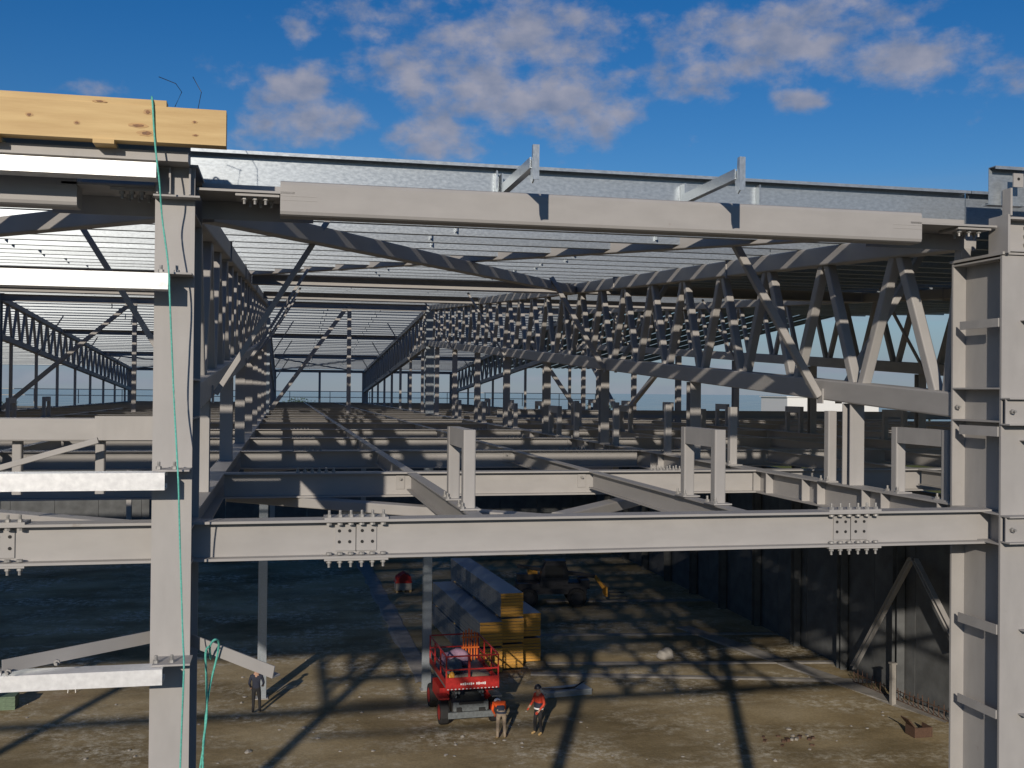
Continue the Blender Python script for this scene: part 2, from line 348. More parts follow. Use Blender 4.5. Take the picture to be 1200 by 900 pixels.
# ------------------------------------------------------------------ front columns
def column(u, label, detail):
    c = empty('steel_stanchion', (u, V0+.33, 0), label, 'column')
    zt = 13.70 if u != UR else 13.34
    mem('shaft', 'COL', (u, V0+.33, 0), (u, V0+.33, zt), parent=c, upv=(0, 1, 0))
    boxo('base_plate', (u, V0+.33, .015), (.45, .85, .03), parent=c)
    if not detail: return c
    for z in (13.32 if u == UR else 13.40, 12.26, 11.99, 11.24, 11.0):                       # web stiffeners on both sides
        for s in (-1, 1):
            boxo('stiffener', (u+s*.069, V0+.33, z), (.122, .615, .014), parent=c)
    return c
cL = column(UL, 'tall grey steel column with a green rope hanging down its face', True)
cR = column(UR, 'tall grey steel column with horizontal stiffener plates across its open side', True)
for q, u in enumerate((-10.6, -20.5, -30.4)):
    column(u, '%s grey steel column left of the roped column along the open front' % ordw(q+1), False)['group'] = 'front columns left of the roped column'
# flat cleats across the open side of the right column
for z0, z1 in ((12.83, 12.76), (11.99-.04, 11.99-.12), (10.35, 10.27), (9.66, 9.59)):
    boxo('cleat_plate', (UR-.139, V0+.275, (z0+z1)/2), (.012, .50, z0-z1), parent=cR)
for z in (12.83, 11.86, 10.33, 9.65):    # matching horizontal outriggers in the plane of the front
    boxo('outrigger', (UR+.085, V0-.05, z-.02), (.09, .10, .008), parent=cR)
bolt((UR-.10, V0+.62, 12.10), (0, -1, 0), cR)
for (y0, y1) in ((465, 500), (604, 640)):
    a, c = onV(1184, y0, V0-.12), onV(1184, y1, V0-.12)
    mem('cleat_channel', 'CLT', (a.x, V0-.06, (a.z+c.z)/2), (a.x+1.0, V0-.06, (a.z+c.z)/2), parent=cR)
    bolt((a.x+.05, V0-.075, (a.z+c.z)/2), (0, -1, 0), cR)
# right column head: end plate, head stub
boxo('head_plate', (UR, V0+.33, 13.353), (.28, .70, .022), parent=cR)
mem('head_stub', 'H28', (UR-.10, V0+.06, 13.505), (UR+1.3, V0+.06, 13.505), parent=cR)
boxo('end_plate', (UR-.112, V0+.06, 13.505), (.022, .24, .31), parent=cR)
boxo('fin_plate', (UR-.10, V0-.02, 13.76), (.018, .10, .22), parent=cR)
for dz in (-.07, 0, .07):
    for du in (.12, .22): bolt((UR+du, V0+.052, 13.505+dz), (0, -1, 0), cR)
boxo('lug', (UR-.05, V0-.08, 13.93), (.09, .012, .11), parent=cR); bolt((UR-.05, V0-.086, 13.94), (0, -1, 0), cR, 'bolt_hole', HOLE)
boxo('head_plate', (UL, V0+.33, 13.712), (.30, .72, .02), parent=cL)
for du in (-.11, -.03, .10): boxo('head_rib', (UL+du, V0-.035, 13.60), (.012, .07, .18), parent=cL)
boxo('head_bracket', (UL, V0-.008, 13.60), (.26, .012, .22), parent=cL)
boxo('head_bracket', (UL+.02, V0-.06, 13.49), (.30, .12, .012), parent=cL)

# eave beams of the facade: hollow section hung between bolted stubs
def eave(u0, u1, a, c, label, slots=True):
    zc = 13.54; v = V0+.15
    e = empty('eave_girder', (u0, v, zc), label, 'beam')
    mem('hollow_section', 'EAVE', (a, v, zc), (c, v, zc), parent=e)
    for s, (p, q) in ((-1, (u0+.14, a)), (1, (c, u1-.14))):
        mb = MB(); sg = 1 if s < 0 else -1; mb.box(((p+q)/2+sg*.05, V0+.27, 13.575), (abs(q-p)+.1, .44, .016)); mb.box(((p+q)/2+sg*.12, V0+.485, 13.50), (abs(q-p)+.24, .014, .13)); mb.box(((p+q)/2+sg*.12, V0+.485, 13.64), (abs(q-p)+.24, .014, .11)); mb.box((p+(q-p)*.72, V0+.20, 13.555), (.30, .26, .02))
        mb.obj('stub', e)
        for k in range(6):
            bolt((p+(q-p)*(.56+.065*k), V0+.12+.12*(k % 2), 13.545), (0, 0, -1), e)
    if slots:
        for (x0, x1) in ((a, a+.25), (c-.25, c)):
            for z in (13.555, 13.525): boxo('weld_seam', ((x0+x1)/2, v-.1005, z), (.25, .003, .005), parent=e)
    return e
pa, pc = onV(328.5, 230, V0+.05), onV(1080.5, 265, V0+.05)
eave(UL, UR, pa.x, pc.x, 'long pale grey hollow eave beam between the two columns')
pq = onV(90, 230, V0+.05)
eave(-10.6, UL, -9.6, pq.x, 'shaded grey eave beam under the timber and bright rails')
eave(UR, 12.32, UR+.45, 11.3, 'grey eave beam under the roof sheet edge past the stiffened column')

# lower front beams with bolted splices
def hbeam(u0, u1, v, label, splices=(), group=None, det=True):
    e = empty('edge_girder' if det else 'deck_girder', (u0, v, ZD), label, 'beam', group)
    mem('profile', 'H28', (u0, v, ZD-.14), (u1, v, ZD-.14), parent=e)
    for us in splices:
        for z, s in ((ZD+.008, 1), (ZD-.288, -1)):
            boxo('splice_plate', (us, v, z), (.46, .19, .016), parent=e)
            for k in range(6):
                du = -.195+.078*k
                for dv in (-.065,):
                    bolt((us+du, v+dv, z+s*.008), (0, 0, s), e)
        for z in (ZD-.025, ZD-.255):
            for k in range(6): bolt((us-.195+.078*k, v-.065, z), (0, 0, -1 if z > ZD-.1 else 1), e, 'bolt_head', HEADB)
        boxo('splice_plate', (us, v-.012, ZD-.14), (.30, .012, .19), parent=e)
        boxo('joint_gap', (us, v-.0185, ZD-.14), (.005, .003, .20), 'black', parent=e)
        for k in (-.12, -.045, .045, .12):
            for dz in (.05, -.03): bolt((us+k, v-.018, ZD-.14+dz), (0, -1, 0), e, 'bolt_hole', HOLE)
    return e
HEADB = MB().cyl((0, 0, 0), (0, 0, .016), .022, 'bolt', 8).mesh('bolt_head')
VB = V0+.30
hbeam(UL+.01, UR-.01, VB, 'pale grey front deck beam with two bolted splices between the columns', (onV(418, 630, VB-.1).x, onV(1003, 620, VB-.1).x))
hbeam(-10.59, UL-.01, VB, 'pale grey front deck beam with one bolted splice left of the roped column', (onV(8, 630, VB-.1).x-.12,))
hbeam(UR+.01, 12.3, VB, 'pale grey front deck beam running on past the stiffened column')
hbeam(-20.5, -10.61, VB, 'pale grey front deck beam two bays left of the roped column', group='outer front beams', det=False)
hbeam(-30.4, -20.51, VB, 'pale grey front deck beam three bays left of the roped column', group='outer front beams', det=False)

# ------------------------------------------------------------------ deck grid
rows = [7.85+ROW*k for k in range(1, 17)]
for k, v in enumerate(rows):
    for (u0, u1, nm) in ((UL+.1, UR-.1, 'between the two column lines'), (-10.5, UL-.1, 'left of the roped column line'), (UR+.1, 12.22, 'right of the stiffened column line'), (12.42, 24.5, 'by the concrete wall')):
        if nm.startswith('by') and k > 8: continue
        e = hbeam(u0, u1, v, '%s deck cross beam behind the front beam, ' % ordw(k+1) + nm, group='deck beams ' + nm, det=False)
        if k < 4 and 'two' in nm:
            for us in (u0+1.0, u1-1.1):
                for q in range(6):
                    for dv in (-.06, .06): bolt((us-.2+.08*q, v+dv, ZD), (0, 0, 1), e)
        if k < 2 and 'two' in nm:
            for us in (1.44, 3.61):
                boxo('clip_angle', (us-.12, v-.012, ZD-.12), (.10, .012, .16), parent=e); bolt((us-.12, v-.018, ZD-.08), (0, -1, 0), e)
ends = [VB+.1]+[r_ for r_ in rows]
for u, nm in ((1.44, 'nearer the roped column'), (3.61, 'nearer the stiffened column'), (-4.03, 'in the left bay'), (-7.3, 'in the outer left bay'), (7.97, 'in the right bay'), (10.15, 'in the outer right bay'), (14.7, 'first in the wall bay'), (17.1, 'second in the wall bay'), (19.5, 'third in the wall bay'), (21.9, 'nearest the concrete wall, wall bay')):
    for k in range(len(ends)-1):
        if nm.endswith('bay') and k > 9: continue
        o = mem('deck_joist', 'I20', (u, ends[k]+(.1 if k else .004), ZD-.104), (u, ends[k+1]-.1, ZD-.104))
        setp(o, '%s slim lengthwise deck joist behind the front beam, ' % ordw(k+1) + nm, 'joist', 'deck joists ' + nm)
for u in LINES:
    for a, c, nm in ((8.2, VR-.2, 'front'), (VR+.2, VE, 'far')):
        e = empty('girder', (u, a, ZD), 'grey lengthwise deck girder, %s half, on the line %s' % (nm, NEARNAME[u]), 'girder')
        mem('profile', 'H28', (u, a, ZD-.14), (u, c, ZD-.14), parent=e)
        if u in (UR, UL) and nm == 'front':
            for k in range(26):
                boxo('stiffener', (u-.053, 8.45+.63*k+.28*(k % 2), ZD-.14), (.092, .012, .243), parent=e)

# plan bracing under the deck: pale flat channels lying diagonally
def plan_brace(p, q, label, w='H24'):
    setp(mem('deck_brace', w, p, q), label, 'brace')
zb = 10.93
A, Bp = onZ(330, 574, zb+.12), onZ(545, 606, zb+.12)
PROF['PB'] = profB(.11, .20)
for (x0, y0, x1, y1, lb) in ((UL+.15, 13.0, 3.55, 9.35, 'flat diagonal deck brace running from the roped column line to the front beam'), (1.9, 9.35, 2.45, 10.02, 'short flat deck brace piece before the crossing'), (2.74, 10.38, 5.6, 13.9, 'flat diagonal deck brace running from the crossing to the truss line'),
                             (UL+.2, 17.3, 2.4, 20.4, 'flat diagonal deck brace in the third row, left piece'), (2.6, 20.4, 5.5, 17.2, 'flat diagonal deck brace in the third row, right piece'),
                             (UL-.2, 9.9, -5.5, 13.4, 'flat diagonal deck brace in the left bay')):
    plan_brace((x0, y0, 10.922), (x1, y1, 10.922), lb, 'PB')

# upper left beam at rail height behind the roped column
e = empty('upper_girder', (-6, 9.8, 11.6), 'pale grey beam with short posts behind the roped column, left bay', 'beam')
a = onV(0, 503, 9.9); c = onV(180, 503, 9.9)
mem('profile', 'B20', (a.x-5, 9.9, a.z), (UL-.1, 9.9, a.z), parent=e)
for x in (118, 21):
    p = onV(x, 520, 9.95); mem('post', 'B08', (p.x, 9.95, ZD), (p.x, 9.95, a.z-.1), parent=e)
p = onV(148, 497, 9.78)
boxo('cover_plate', (p.x, 9.79, a.z+.015), (.52, .014, .21), parent=e)
setp(mem('angle_brace', 'B05', onV(-60, 565, 9.6), onV(115, 516, 9.6)), 'thin pale diagonal under the upper beam in the left bay', 'brace')
setp(mem('cross_girder', 'H24', (6.2, 31, 11.53), (24.5, 31, 11.53)), 'dark horizontal beam crossing behind the posts right of the truss', 'beam')

# hanger frames (inverted U) standing on joists and girders
def ubridge(u, v0, v1, label, group=None):
    e = empty('hanger_frame', (u, v0, ZD), label, 'frame', group); zt = 11.89
    mem('post', 'B10', (u, v0, ZD+.012), (u, v0, zt), parent=e, upv=(0, 1, 0)); mem('post', 'B10', (u, v1, ZD+.012), (u, v1, zt), parent=e, upv=(0, 1, 0))
    boxo('top_bar', (u, (v0+v1)/2, zt-.075), (.09, abs(v1-v0)-.104, .15), parent=e)
    for v in (v0, v1):
        boxo('foot_plate', (u, v, ZD+.006), (.16, .22, .012), parent=e)
        for dv in (-.085, .085): bolt((u-.06, v+dv, ZD+.012), (0, 0, 1), e)
ubridge(1.44, 8.33, 9.1, 'pale inverted-U hanger frame on the joist nearer the roped column')
ubridge(3.61, 8.45, 9.15, 'pale inverted-U hanger frame on the middle joist nearer the stiffened column')
ubridge(UR, 8.42, 9.22, 'pale inverted-U hanger frame right beside the stiffened column')
for k in range(2, 8):
    for u in (7.97, 12.32):
        ubridge(u, 8.4+ROW*(k+.5), 9.1+ROW*(k+.5), '%s small hanger frame on the %s line past the truss' % (ordw(k-1), 'joist' if u < 9 else 'outer girder'), 'hanger frames on the right deck')
for k in range(3, 7):
    for u in (UR, -7.3): ubridge(u, 8.9+ROW*k, 9.6+ROW*k, '%s small hanger frame farther back on the %s' % (ordw(k-2), 'girder under the striped truss' if u == UR else 'left bay joist'), 'hanger frames back on the deck')
for k, v in enumerate((10.45, 13.0, 15.4, 18.0, 20.6)):
    e = empty('short_post', (UR-.02, v, ZD), '%s short pale post on the girder, counted from the stiffened column' % ordw(k+1), 'post', 'short posts on the girder')
    mem('shaft', 'B10', (UR-.04, v, ZD+.012), (UR-.04, v, 12.02), parent=e, upv=(0, 1, 0)); boxo('foot_plate', (UR-.04, v, ZD+.006), (.2, .2, .012), parent=e)
    for s in (-1, 1): bolt((UR-.11, v+s*.07, ZD+.012), (0, 0, 1), e)

# ------------------------------------------------------------------ trusses
def truss(u, far):
    v0, v1 = (8.2, VR-.16) if not far else (VE, VR+.16)
    e = empty('roof_truss', (u, v0, chord_bot(v0)), 'grey steel lattice roof truss, %s slope, on the line %s' % ('far' if far else 'front', NEARNAME[u]), 'truss')
    mem('top_chord', 'B20', (u, v0, chord_top(v0)+.1), (u, v1, chord_top(v1)+.1), parent=e)
    mem('bottom_chord', 'B22', (u, v0, chord_bot(v0)-.11), (u, v1, chord_bot(v1)-.11), parent=e)
    s = -1 if far else 1; st = 1.4; n = 25
    for k in range(n):
        va = (9.23+st*k) if not far else (2*VR-9.23-st*k)
        if k == n-1 and abs(va-VR) < .4: continue
        for q in (-1, 1):
            vb = va+q*.62
            if not far and (vb < 8.3 or vb > VR-.2): continue
            if far and (vb > VE-.1 or vb < VR+.2): continue
            mem('web_member', 'B10', (u, vb, chord_bot(vb)-.02), (u, va+q*.05, chord_top(va)+.02), parent=e, upv=(1, 0, 0))
    if not far:
        mem('web_member', 'B10', (u, 8.42, chord_bot(8.42)-.02), (u, 8.24, chord_top(8.24)+.02), parent=e, upv=(1, 0, 0))
        for v in (13.1, 18.0, 25.0):
            boxo('splice_plate', (u, v, chord_top(v)+.1), (.23, .02, .26), parent=e)
    return e
for u in LINES:
    truss(u, False); truss(u, True)
# posts from the deck girders up to the bottom chords
for u in LINES:
    for k in range(16):
        v = 7.85+ROW*(k+.5)
        o = mem('truss_post', 'HP' if k < 8 else 'B12', (u, v, ZD+.001), (u, v, chord_bot(v)-.225), upv=(0, 1, 0))
        setp(o, '%s grey post carrying the roof truss %s' % (ordw(k+1), NEARNAME[u]), 'post', 'truss posts ' + NEARNAME[u])
# ridge and far columns
for u in LINES:
    for v, zt, nm in ((VR, chord_top(VR)+.2, 'ridge'), (VE+.2, chord_top(VE)+.2, 'far eave')):
        if u > 12 and nm == 'ridge':
            setp(mem('steel_post', 'HP', (u, v, ZD), (u, v, zt), upv=(0, 1, 0)), 'grey post under the ridge of the truss in the right bay', 'post'); continue
        c = empty('steel_stanchion', (u, v, 0), 'grey steel column under the %s of the truss %s' % (nm, NEARNAME[u]), 'column')
        mem('shaft', 'RCOL', (u, v, .03), (u, v, zt), 'galv' if nm == 'ridge' else 'steel', parent=c, upv=(0, 1, 0)); boxo('base_plate', (u, v, .015), (.5, .5, .03), parent=c)
for u, nm in ((2.53, 'main bay'), (-5.67, 'left bay'), (9.05, 'right bay')):
    for v, zt, w in ((VR, chord_top(VR)+.1, 'ridge'), (VE+.2, chord_top(VE), 'far eave')):
        setp(mem('steel_post', 'HP', (u, v, ZD), (u, v, zt), upv=(0, 1, 0)), 'slim grey mid-bay post at the %s of the %s' % (w, nm), 'post')
# roof struts, ridge beam, bracing in the roof
SV = [20.9, 31.35, VR, 54.8, 66.6, VE+.1]
for kk, v in enumerate(SV):
    for (u0, u1, nm) in ((-10.48, UL-.12, 'left bay'), (UL+.12, UR-.12, 'main bay'), (UR+.12, 12.2, 'right bay')):
        z = chord_top(v)+(.09 if v == VR else .10)
        setp(mem('roof_strut', 'H28' if v == VR else 'H20', (u0, v, z), (u1, v, z)), '%s dark grey cross strut under the purlins of the %s' % (ordw(kk+1), nm), 'strut', 'roof struts of the %s' % nm)
def brace(p, q, label, pr='B16', **k): return setp(mem('roof_brace', pr, p, q), label, 'brace')
brace((UL+.15, 8.3, chord_top(8.3)+.06), (UR-.12, 20.6, chord_top(20.6)+.06), 'dark roof brace from the roped column head across the main bay')
brace((UR-.13, 8.5, chord_top(8.5)+.24), (UL+.12, 20.6, chord_top(20.6)+.24), 'striped roof brace from the stiffened column head across the main bay')
brace((UL-.15, 8.3, chord_top(8.3)+.06), (-10.45, 20.6, chord_top(20.6)+.06), 'dark roof brace crossing the left bay')
for u0, u1, nm in ((UL+.15, UR-.15, 'main bay'), (-10.4, UL-.15, 'left bay')):
    brace((u0, 66.8, chord_top(66.8)+.02), (u1, VE-.2, chord_top(VE-.2)+.02), 'thin cross brace by the far eave of the %s' % nm, 'B08')
    brace((u1, 66.8, chord_top(66.8)+.12), (u0, VE-.2, chord_top(VE-.2)+.12), 'second thin cross brace by the far eave of the %s' % nm, 'B08')
brace((2.4, VR+.02, chord_top(VR)), (UL+.2, VR+.02, ZD+.1), 'striped ridge brace falling from the mid-bay post to the left', 'B16')
brace((-5.8, VR+.02, chord_top(VR)), (-10.4, VR+.02, ZD+.1), 'striped ridge brace in the left bay', 'B16')
brace((9.2, VR+.02, chord_top(VR)), (12.1, VR+.02, ZD+.1), 'dark ridge brace in the right bay', 'B16')
brace((12.32, VR-.3, chord_bot(VR)-.4), (12.32, 38.1, ZD+.06), 'dark diagonal of the V brace falling from the right ridge post', 'B16')
brace((12.32, 37.7, ZD+.06), (12.32, 32.9, chord_bot(33)-.3), 'dark diagonal of the V brace rising towards the front', 'B16')
hr = empty('handrail', (0, VE+.5, ZD), 'thin handrail along the far eave of the deck', 'handrail')
for z in (11.62, 12.05): mem('rail', 'B05', (-20, VE+.5, z), (24, VE+.5, z), parent=hr)
for k in range(16): mem('post', 'B05', (-19.9+2.9*k, VE+.5, ZD-.2), (-19.9+2.9*k, VE+.5, 12.02), parent=hr, upv=(0, 1, 0))
# knee braces from the bottom chords to the purlins
for u in LINES:
    for k, v in enumerate((10.55 if u == UR else 10.0, 18.5, 27.4, 36.3, 49.5, 58.3, 67.2)):
        for s in (-1, 1):
            if u == -10.6 and s < 0: continue
            zb_, zt_ = chord_bot(v)-.18, chord_top(v)+.2
            e = empty('knee_brace', (u, v, zb_), '%s slanting %s knee brace of the truss line %s' % (ordw(k+1), 'left-hand' if s < 0 else 'right-hand', NEARNAME[u]), 'brace', 'knee braces %s %s' % ('left' if s < 0 else 'right', NEARNAME[u]))
            mem('bar', 'B08' if u == UR and k < 2 else 'B05', (u+s*.13, v, zb_), (u+s*1.12, v, zt_), parent=e, upv=(0, 1, 0))
            boxo('gusset', (u+s*.108, v, zb_), (.014, .12, .16), parent=e)

# ------------------------------------------------------------------ purlins
def pz(v): return chord_top(v)+.2+.15+.006
PV = []
v = 8.22
while v < VR-.3: PV.append(v); v += .95
NN = len(PV); v = 2*VR-8.22
while v > VR+.3: PV.append(v); v -= .95
CLEAT = MB().box((0, 0, 0), (.012, .07, .22), 'galv').mesh('cleat')
for (u0, u1, nm, cond) in ((UL, UR, 'over the main bay', lambda i, v: True), (-10.6, UL, 'over the left bay', lambda i, v: True), (UR, 12.32, 'over the right bay', lambda i, v: True),
                           (-20.5, -10.6, 'over the outer left bay', lambda i, v: v > VR), (12.32, 25.0, 'over the bay by the concrete wall', lambda i, v: i % 2 == 0 and v < VR)):
    for i, v in enumerate(PV):
        if not cond(i, v): continue
        far = v > VR; j = random.uniform(-.012, .012)
        a, c = u0+.004+.14*(i % 2), u1-.004+.14*(i % 2)
        p0, p1 = (a, v+j, pz(v)), (c, v+j, pz(v))
        o = mem('roof_purlin', 'PUR', p0, p1, 'galv')
        setp(o, '%s galvanised Z purlin up from the %s eave %s' % (ordw((i if not far else i-NN)+1), 'far' if far else 'front', nm), 'purlin', 'purlins %s, %s slope' % (nm, 'far' if far else 'front'))
        if ('main' in nm or 'the left' in nm) :
            for fr in (.36, .70):
                link('cleat', CLEAT, Matrix.Translation((a+(c-a)*fr, v-.042, pz(v)-.005)), o)
# brackets standing out over the eave beam
for x, y, lb in ((587, 216, 'galvanised bracket arm standing out over the eave beam, nearer the roped column'), (800, 228, 'galvanised bracket arm standing out over the eave beam, nearer the stiffened column')):
    p = onV(x, y, 8.17); u = p.x
    e = empty('bracket', (u, 8.17, pz(8.2)-.1), lb, 'bracket')
    mem('arm', 'ANG6', (u-.01, 8.17, 13.74), (u-.01, 7.12, 13.74), 'galv', parent=e)
    mb = MB(); mb.poly([(u, 7.06, 13.89), (u, 7.10, 13.89), (u, 7.11, 13.80), (u, 7.22, 13.80), (u, 7.14, 13.73), (u, 7.13, 13.66), (u, 7.10, 13.63), (u, 7.06, 13.65)], (.010, 0, 0), 'galv'); mb.box((u+.02, 7.06, 13.77), (.045, .008, .24), 'galv'); mb.obj('end_plate', e)
    boxo('fixing_plate', (u, 8.16, 13.80), (.012, .10, .20), 'galv', e)

# roof sheets over the right bays; unseen outer left ones added for shade
def sheet_mesh(L, rise):
    mb = MB(); xs = [0, .10, .14, .30, .34, .50, .54, .70, .74, .90, .94, 1.0]; zs = [0, 0, .045, .045, 0, 0, .045, .045, 0, 0, .045, .045]
    b = 0
    for y, z in ((0, 0), (L, rise)):
        for dz in (0, .004):
            mb.v += [(x, y, q+z+dz) for x, q in zip(xs, zs)]
    n_ = 12
    for i in range(n_-1):
        mb.f += [(i, i+1, 2*n_+i+1, 2*n_+i), (n_+i, 3*n_+i, 3*n_+i+1, n_+i+1), (i, n_+i, n_+i+1, i+1)]
    mb.mi = [0]*len(mb.f); mb.mats = ['sheet']
    return mb.mesh('roof_sheet')
for (u0, nsh, v0, v1, lb) in ((-56.5, 46, 7.9, VR, 'unseen corrugated roof sheets added over the outer left bays to shade the floor'), (UR+.30, 6, 7.95, 23.0, 'corrugated metal roof sheets over the front of the right bay'), (12.32, 13, 7.9, VR, 'corrugated metal roof sheets by the concrete wall, front slope'), (12.32, 13, 2*VR-7.9, VR, 'corrugated metal roof sheets by the concrete wall, far slope')):
    e = empty('roof_sheeting', (u0, v0, pz(v0)+.145), lb, 'roofing')
    L = v1-v0; me = sheet_mesh(L, SL*abs(L))
    for k in range(nsh): link('sheet', me, Matrix.Translation((u0+k*1.0, v0, pz(max(min(v0, 2*VR-7.9), 7.9))+.146)), e)
# gutter section stubs at the top of the right column
e = empty('edge_flashing', (UR+.25, V0-.1, 13.75), 'short galvanised edge sections bolted on the stiffened column head', 'flashing')
mem('channel', 'PUR', (UR-.22, V0+.05, 13.90), (UR+.12, V0+.05, 13.90), 'galv', parent=e); mem('channel', 'PUR', (UR+.17, V0-.12, 13.93), (UR+1.3, V0-.12, 13.93), 'galv', parent=e)
mem('lip', 'B05', (UR+.12, V0-.2, 14.09), (UR+1.3, V0-.2, 14.09), 'dark', parent=e)

# ------------------------------------------------------------------ left bay sheeting rails, timber, ropes
RV = 7.30
for k, (xe, yt, yb, vv) in enumerate(((183, 190.5, 208, RV), (197, 320, 339, RV-.02), (193, 554, 574.5, RV-.02), (190, 784.5, 803, RV-.05))):
    p, q = onV(xe, yt, vv), onV(xe, yb, vv); h = p.z-q.z; zc = (p.z+q.z)/2
    PROF['RL%d' % k] = profC(h, .17, .03)
    lb = ('topmost bright galvanised rail under the timber beam', 'second bright galvanised rail below the timber beam', 'bright galvanised rail just above the front deck beam', 'lowest bright galvanised rail with a steel angle bolted on top')[k]
    e = empty('sheeting_rail', (p.x-4, vv, zc), lb, 'rail')
    mem('channel', 'RL%d' % k, (-10.4, vv, zc), (p.x, vv, zc), 'rail', parent=e)
    if k: 
        boxo('cleat', (UL+.03, (vv+.06+V0)/2, p.z+.008), (.20 if k < 3 else .24, V0-vv-.064, .012), parent=e)
        for s in (-.05, .05): bolt((UL-.02+s, vv+.12, p.z+.014), (0, 0, 1), e)
# steel ledge and timber
zt0 = onV(265, 171, 7.2).z
tb = empty('timber_plank', (-3, 7.2, zt0), 'knotty yellow pine timber beam lying on the left eave', 'timber')
ue = onV(265, 150, 7.2).x; ht = onV(265, 129.5, 7.2).z-zt0
boxo('board', ((-9+ue)/2, 7.26, zt0+ht/2), (ue+9, .115, ht), 'wood', tb)
u2 = onV(195, 118, 7.2).x
boxo('board', ((-9+u2)/2, 7.262, zt0+ht+.021), (u2+9, .11, .040), 'wood', tb)
for (x, y, rx, rz) in ((34, 134, .014, .008), (90, 143.5, .012, .008), (173, 131, .016, .012), (162, 147, .034, .010), (171, 156, .030, .012), (228, 143, .010, .006), (229, 158.5, .012, .005), (117, 118.5, .024, .006)):
    p = onV(x, y, 7.2); ob = MB()
    n_ = 14; ob.poly([(p.x+1.9*rx*math.cos(2*math.pi*i/n_)*random.uniform(.8, 1.1), 7.2015, p.z+1.7*rz*math.sin(2*math.pi*i/n_)*random.uniform(.8, 1.1)) for i in range(n_)], (0, -.001, 0), 'knot2'); ob.poly([(p.x+rx*math.cos(2*math.pi*i/n_)*random.uniform(.7, 1.2), 7.2010, p.z+rz*math.sin(2*math.pi*i/n_)*random.uniform(.7, 1.2)) for i in range(n_)], (0, -.003, 0), 'knot'); ob.obj('knot', tb)
p = onV(121, 170.5, 7.19); boxo('packing_block', (p.x, 7.30, zt0-.014), (.13, .22, .028), 'wood', tb)
p = onV(3, 172, 7.19); boxo('packing_block', (p.x-.1, 7.30, zt0-.014), (.13, .22, .028), 'wood', tb)
l = empty('steel_ledge', (-5, 7.5, 13.7), 'grey steel ledge carrying the timber beam', 'ledge')
boxo('plate', ((-9.5+UL+.1)/2, 7.43, zt0-.06), (UL+.1+9.5, .20, .064), parent=l); boxo('upstand', ((-9.5+UL+.1)/2, 7.52, zt0-.01), (UL+.1+9.5, .016, .16), parent=l)
mb = MB(); mb.tube([onV(205, 125, 7.25), onV(213, 108, 7.3), onV(206, 98, 7.2), onV(186, 90, 7.2)], .0025, 'dark', 5); mb.tube([onV(232, 128, 7.25), onV(236, 108, 7.3), onV(226, 90, 7.3)], .0025, 'dark', 5)
setp(mb.obj('wire_end'), 'two thin dark wire ends sticking up from the timber beam', 'wire')
# rope hanging over the timber and down the column
pts = [(176, 160, 7.35), (177.5, 119, 7.30), (178.5, 118, 7.19), (181, 160, 7.19), (184, 190, 7.17), (187, 215, 7.2), (190, 255, 7.28), (196, 300, 7.27), (198, 322, 7.25), (199, 350, 7.25), (201, 400, 7.3), (204, 470, 7.35), (208, 545, 7.27), (209.5, 580, 7.27), (211, 640, 7.35), (214, 740, 7.36), (215.5, 775, 7.22), (215, 800, 7.22), (213, 850, 7.3), (211, 905, 7.35), (208, 990, 7.4)]
def smooth(pts, n=6):
    P_ = [onV(*p) for p in pts]; out_ = []
    for i in range(len(P_)-1):
        a, b_, c, d = P_[max(i-1, 0)], P_[i], P_[i+1], P_[min(i+2, len(P_)-1)]
        for k in range(n):
            s = k/n; out_.append(.5*((2*b_)+(c-a)*s+(2*a-5*b_+4*c-d)*s*s+(3*b_-a-3*c+d)*s**3))
    return out_+[P_[-1]]
setp(MB().tube(smooth(pts), .006, 'rope').obj('rope'), 'thin green rope running down the face of the left column', 'rope')
setp(MB().tube(smooth([(247, 772, 7.62), (246, 758, 7.5), (251, 750, 7.45), (256, 752, 7.5), (255, 766, 7.56), (247, 800, 7.6), (242, 830, 7.6), (239, 870, 7.6), (234, 905, 7.6), (230, 960, 7.6)]), .0075, 'rope').tube(smooth([(246, 757, 7.44), (241, 765, 7.5), (242, 800, 7.56), (242, 840, 7.6), (238, 875, 7.58), (238, 930, 7.58)]), .0075, 'rope').obj('rope'), 'looped green rope tied round the loose angle end', 'rope')
# bolted angles at the lowest rail
e = empty('steel_angle', onV(90, 770, 7.2), 'grey steel angle slanting up from the lowest rail to the column', 'angle')
mem('bar', 'BAR', onV(2, 789, 7.2), onV(2.2, 789, 7.2), parent=e)
A_, B_ = onV(3, 781, 7.215), onV(188, 744, 7.80)
PROF['FL'] = profL(.012, .082, .010); PROF['FL2'] = profL(.09, .085, .010)
mem('flat', 'FL2', A_-Vector((0, 0, .045)), B_-Vector((0, 0, .045)), parent=e)
for x, y in ((10, 787), (67, 776)): bolt(onV(x, y, 7.20), (0, -1, 0), e)
e = empty('steel_angle', onV(270, 760, 7.6), 'loose grey steel angle end sticking out right of the roped column', 'angle')
PROF['FL3'] = profL(-.09, .085, .010)
A_, B_ = onV(222, 752, 7.75), onV(319, 790, 7.35)
mem('bar', 'FL2', A_-Vector((0, 0, .03)), B_-Vector((0, 0, .03)), parent=e)

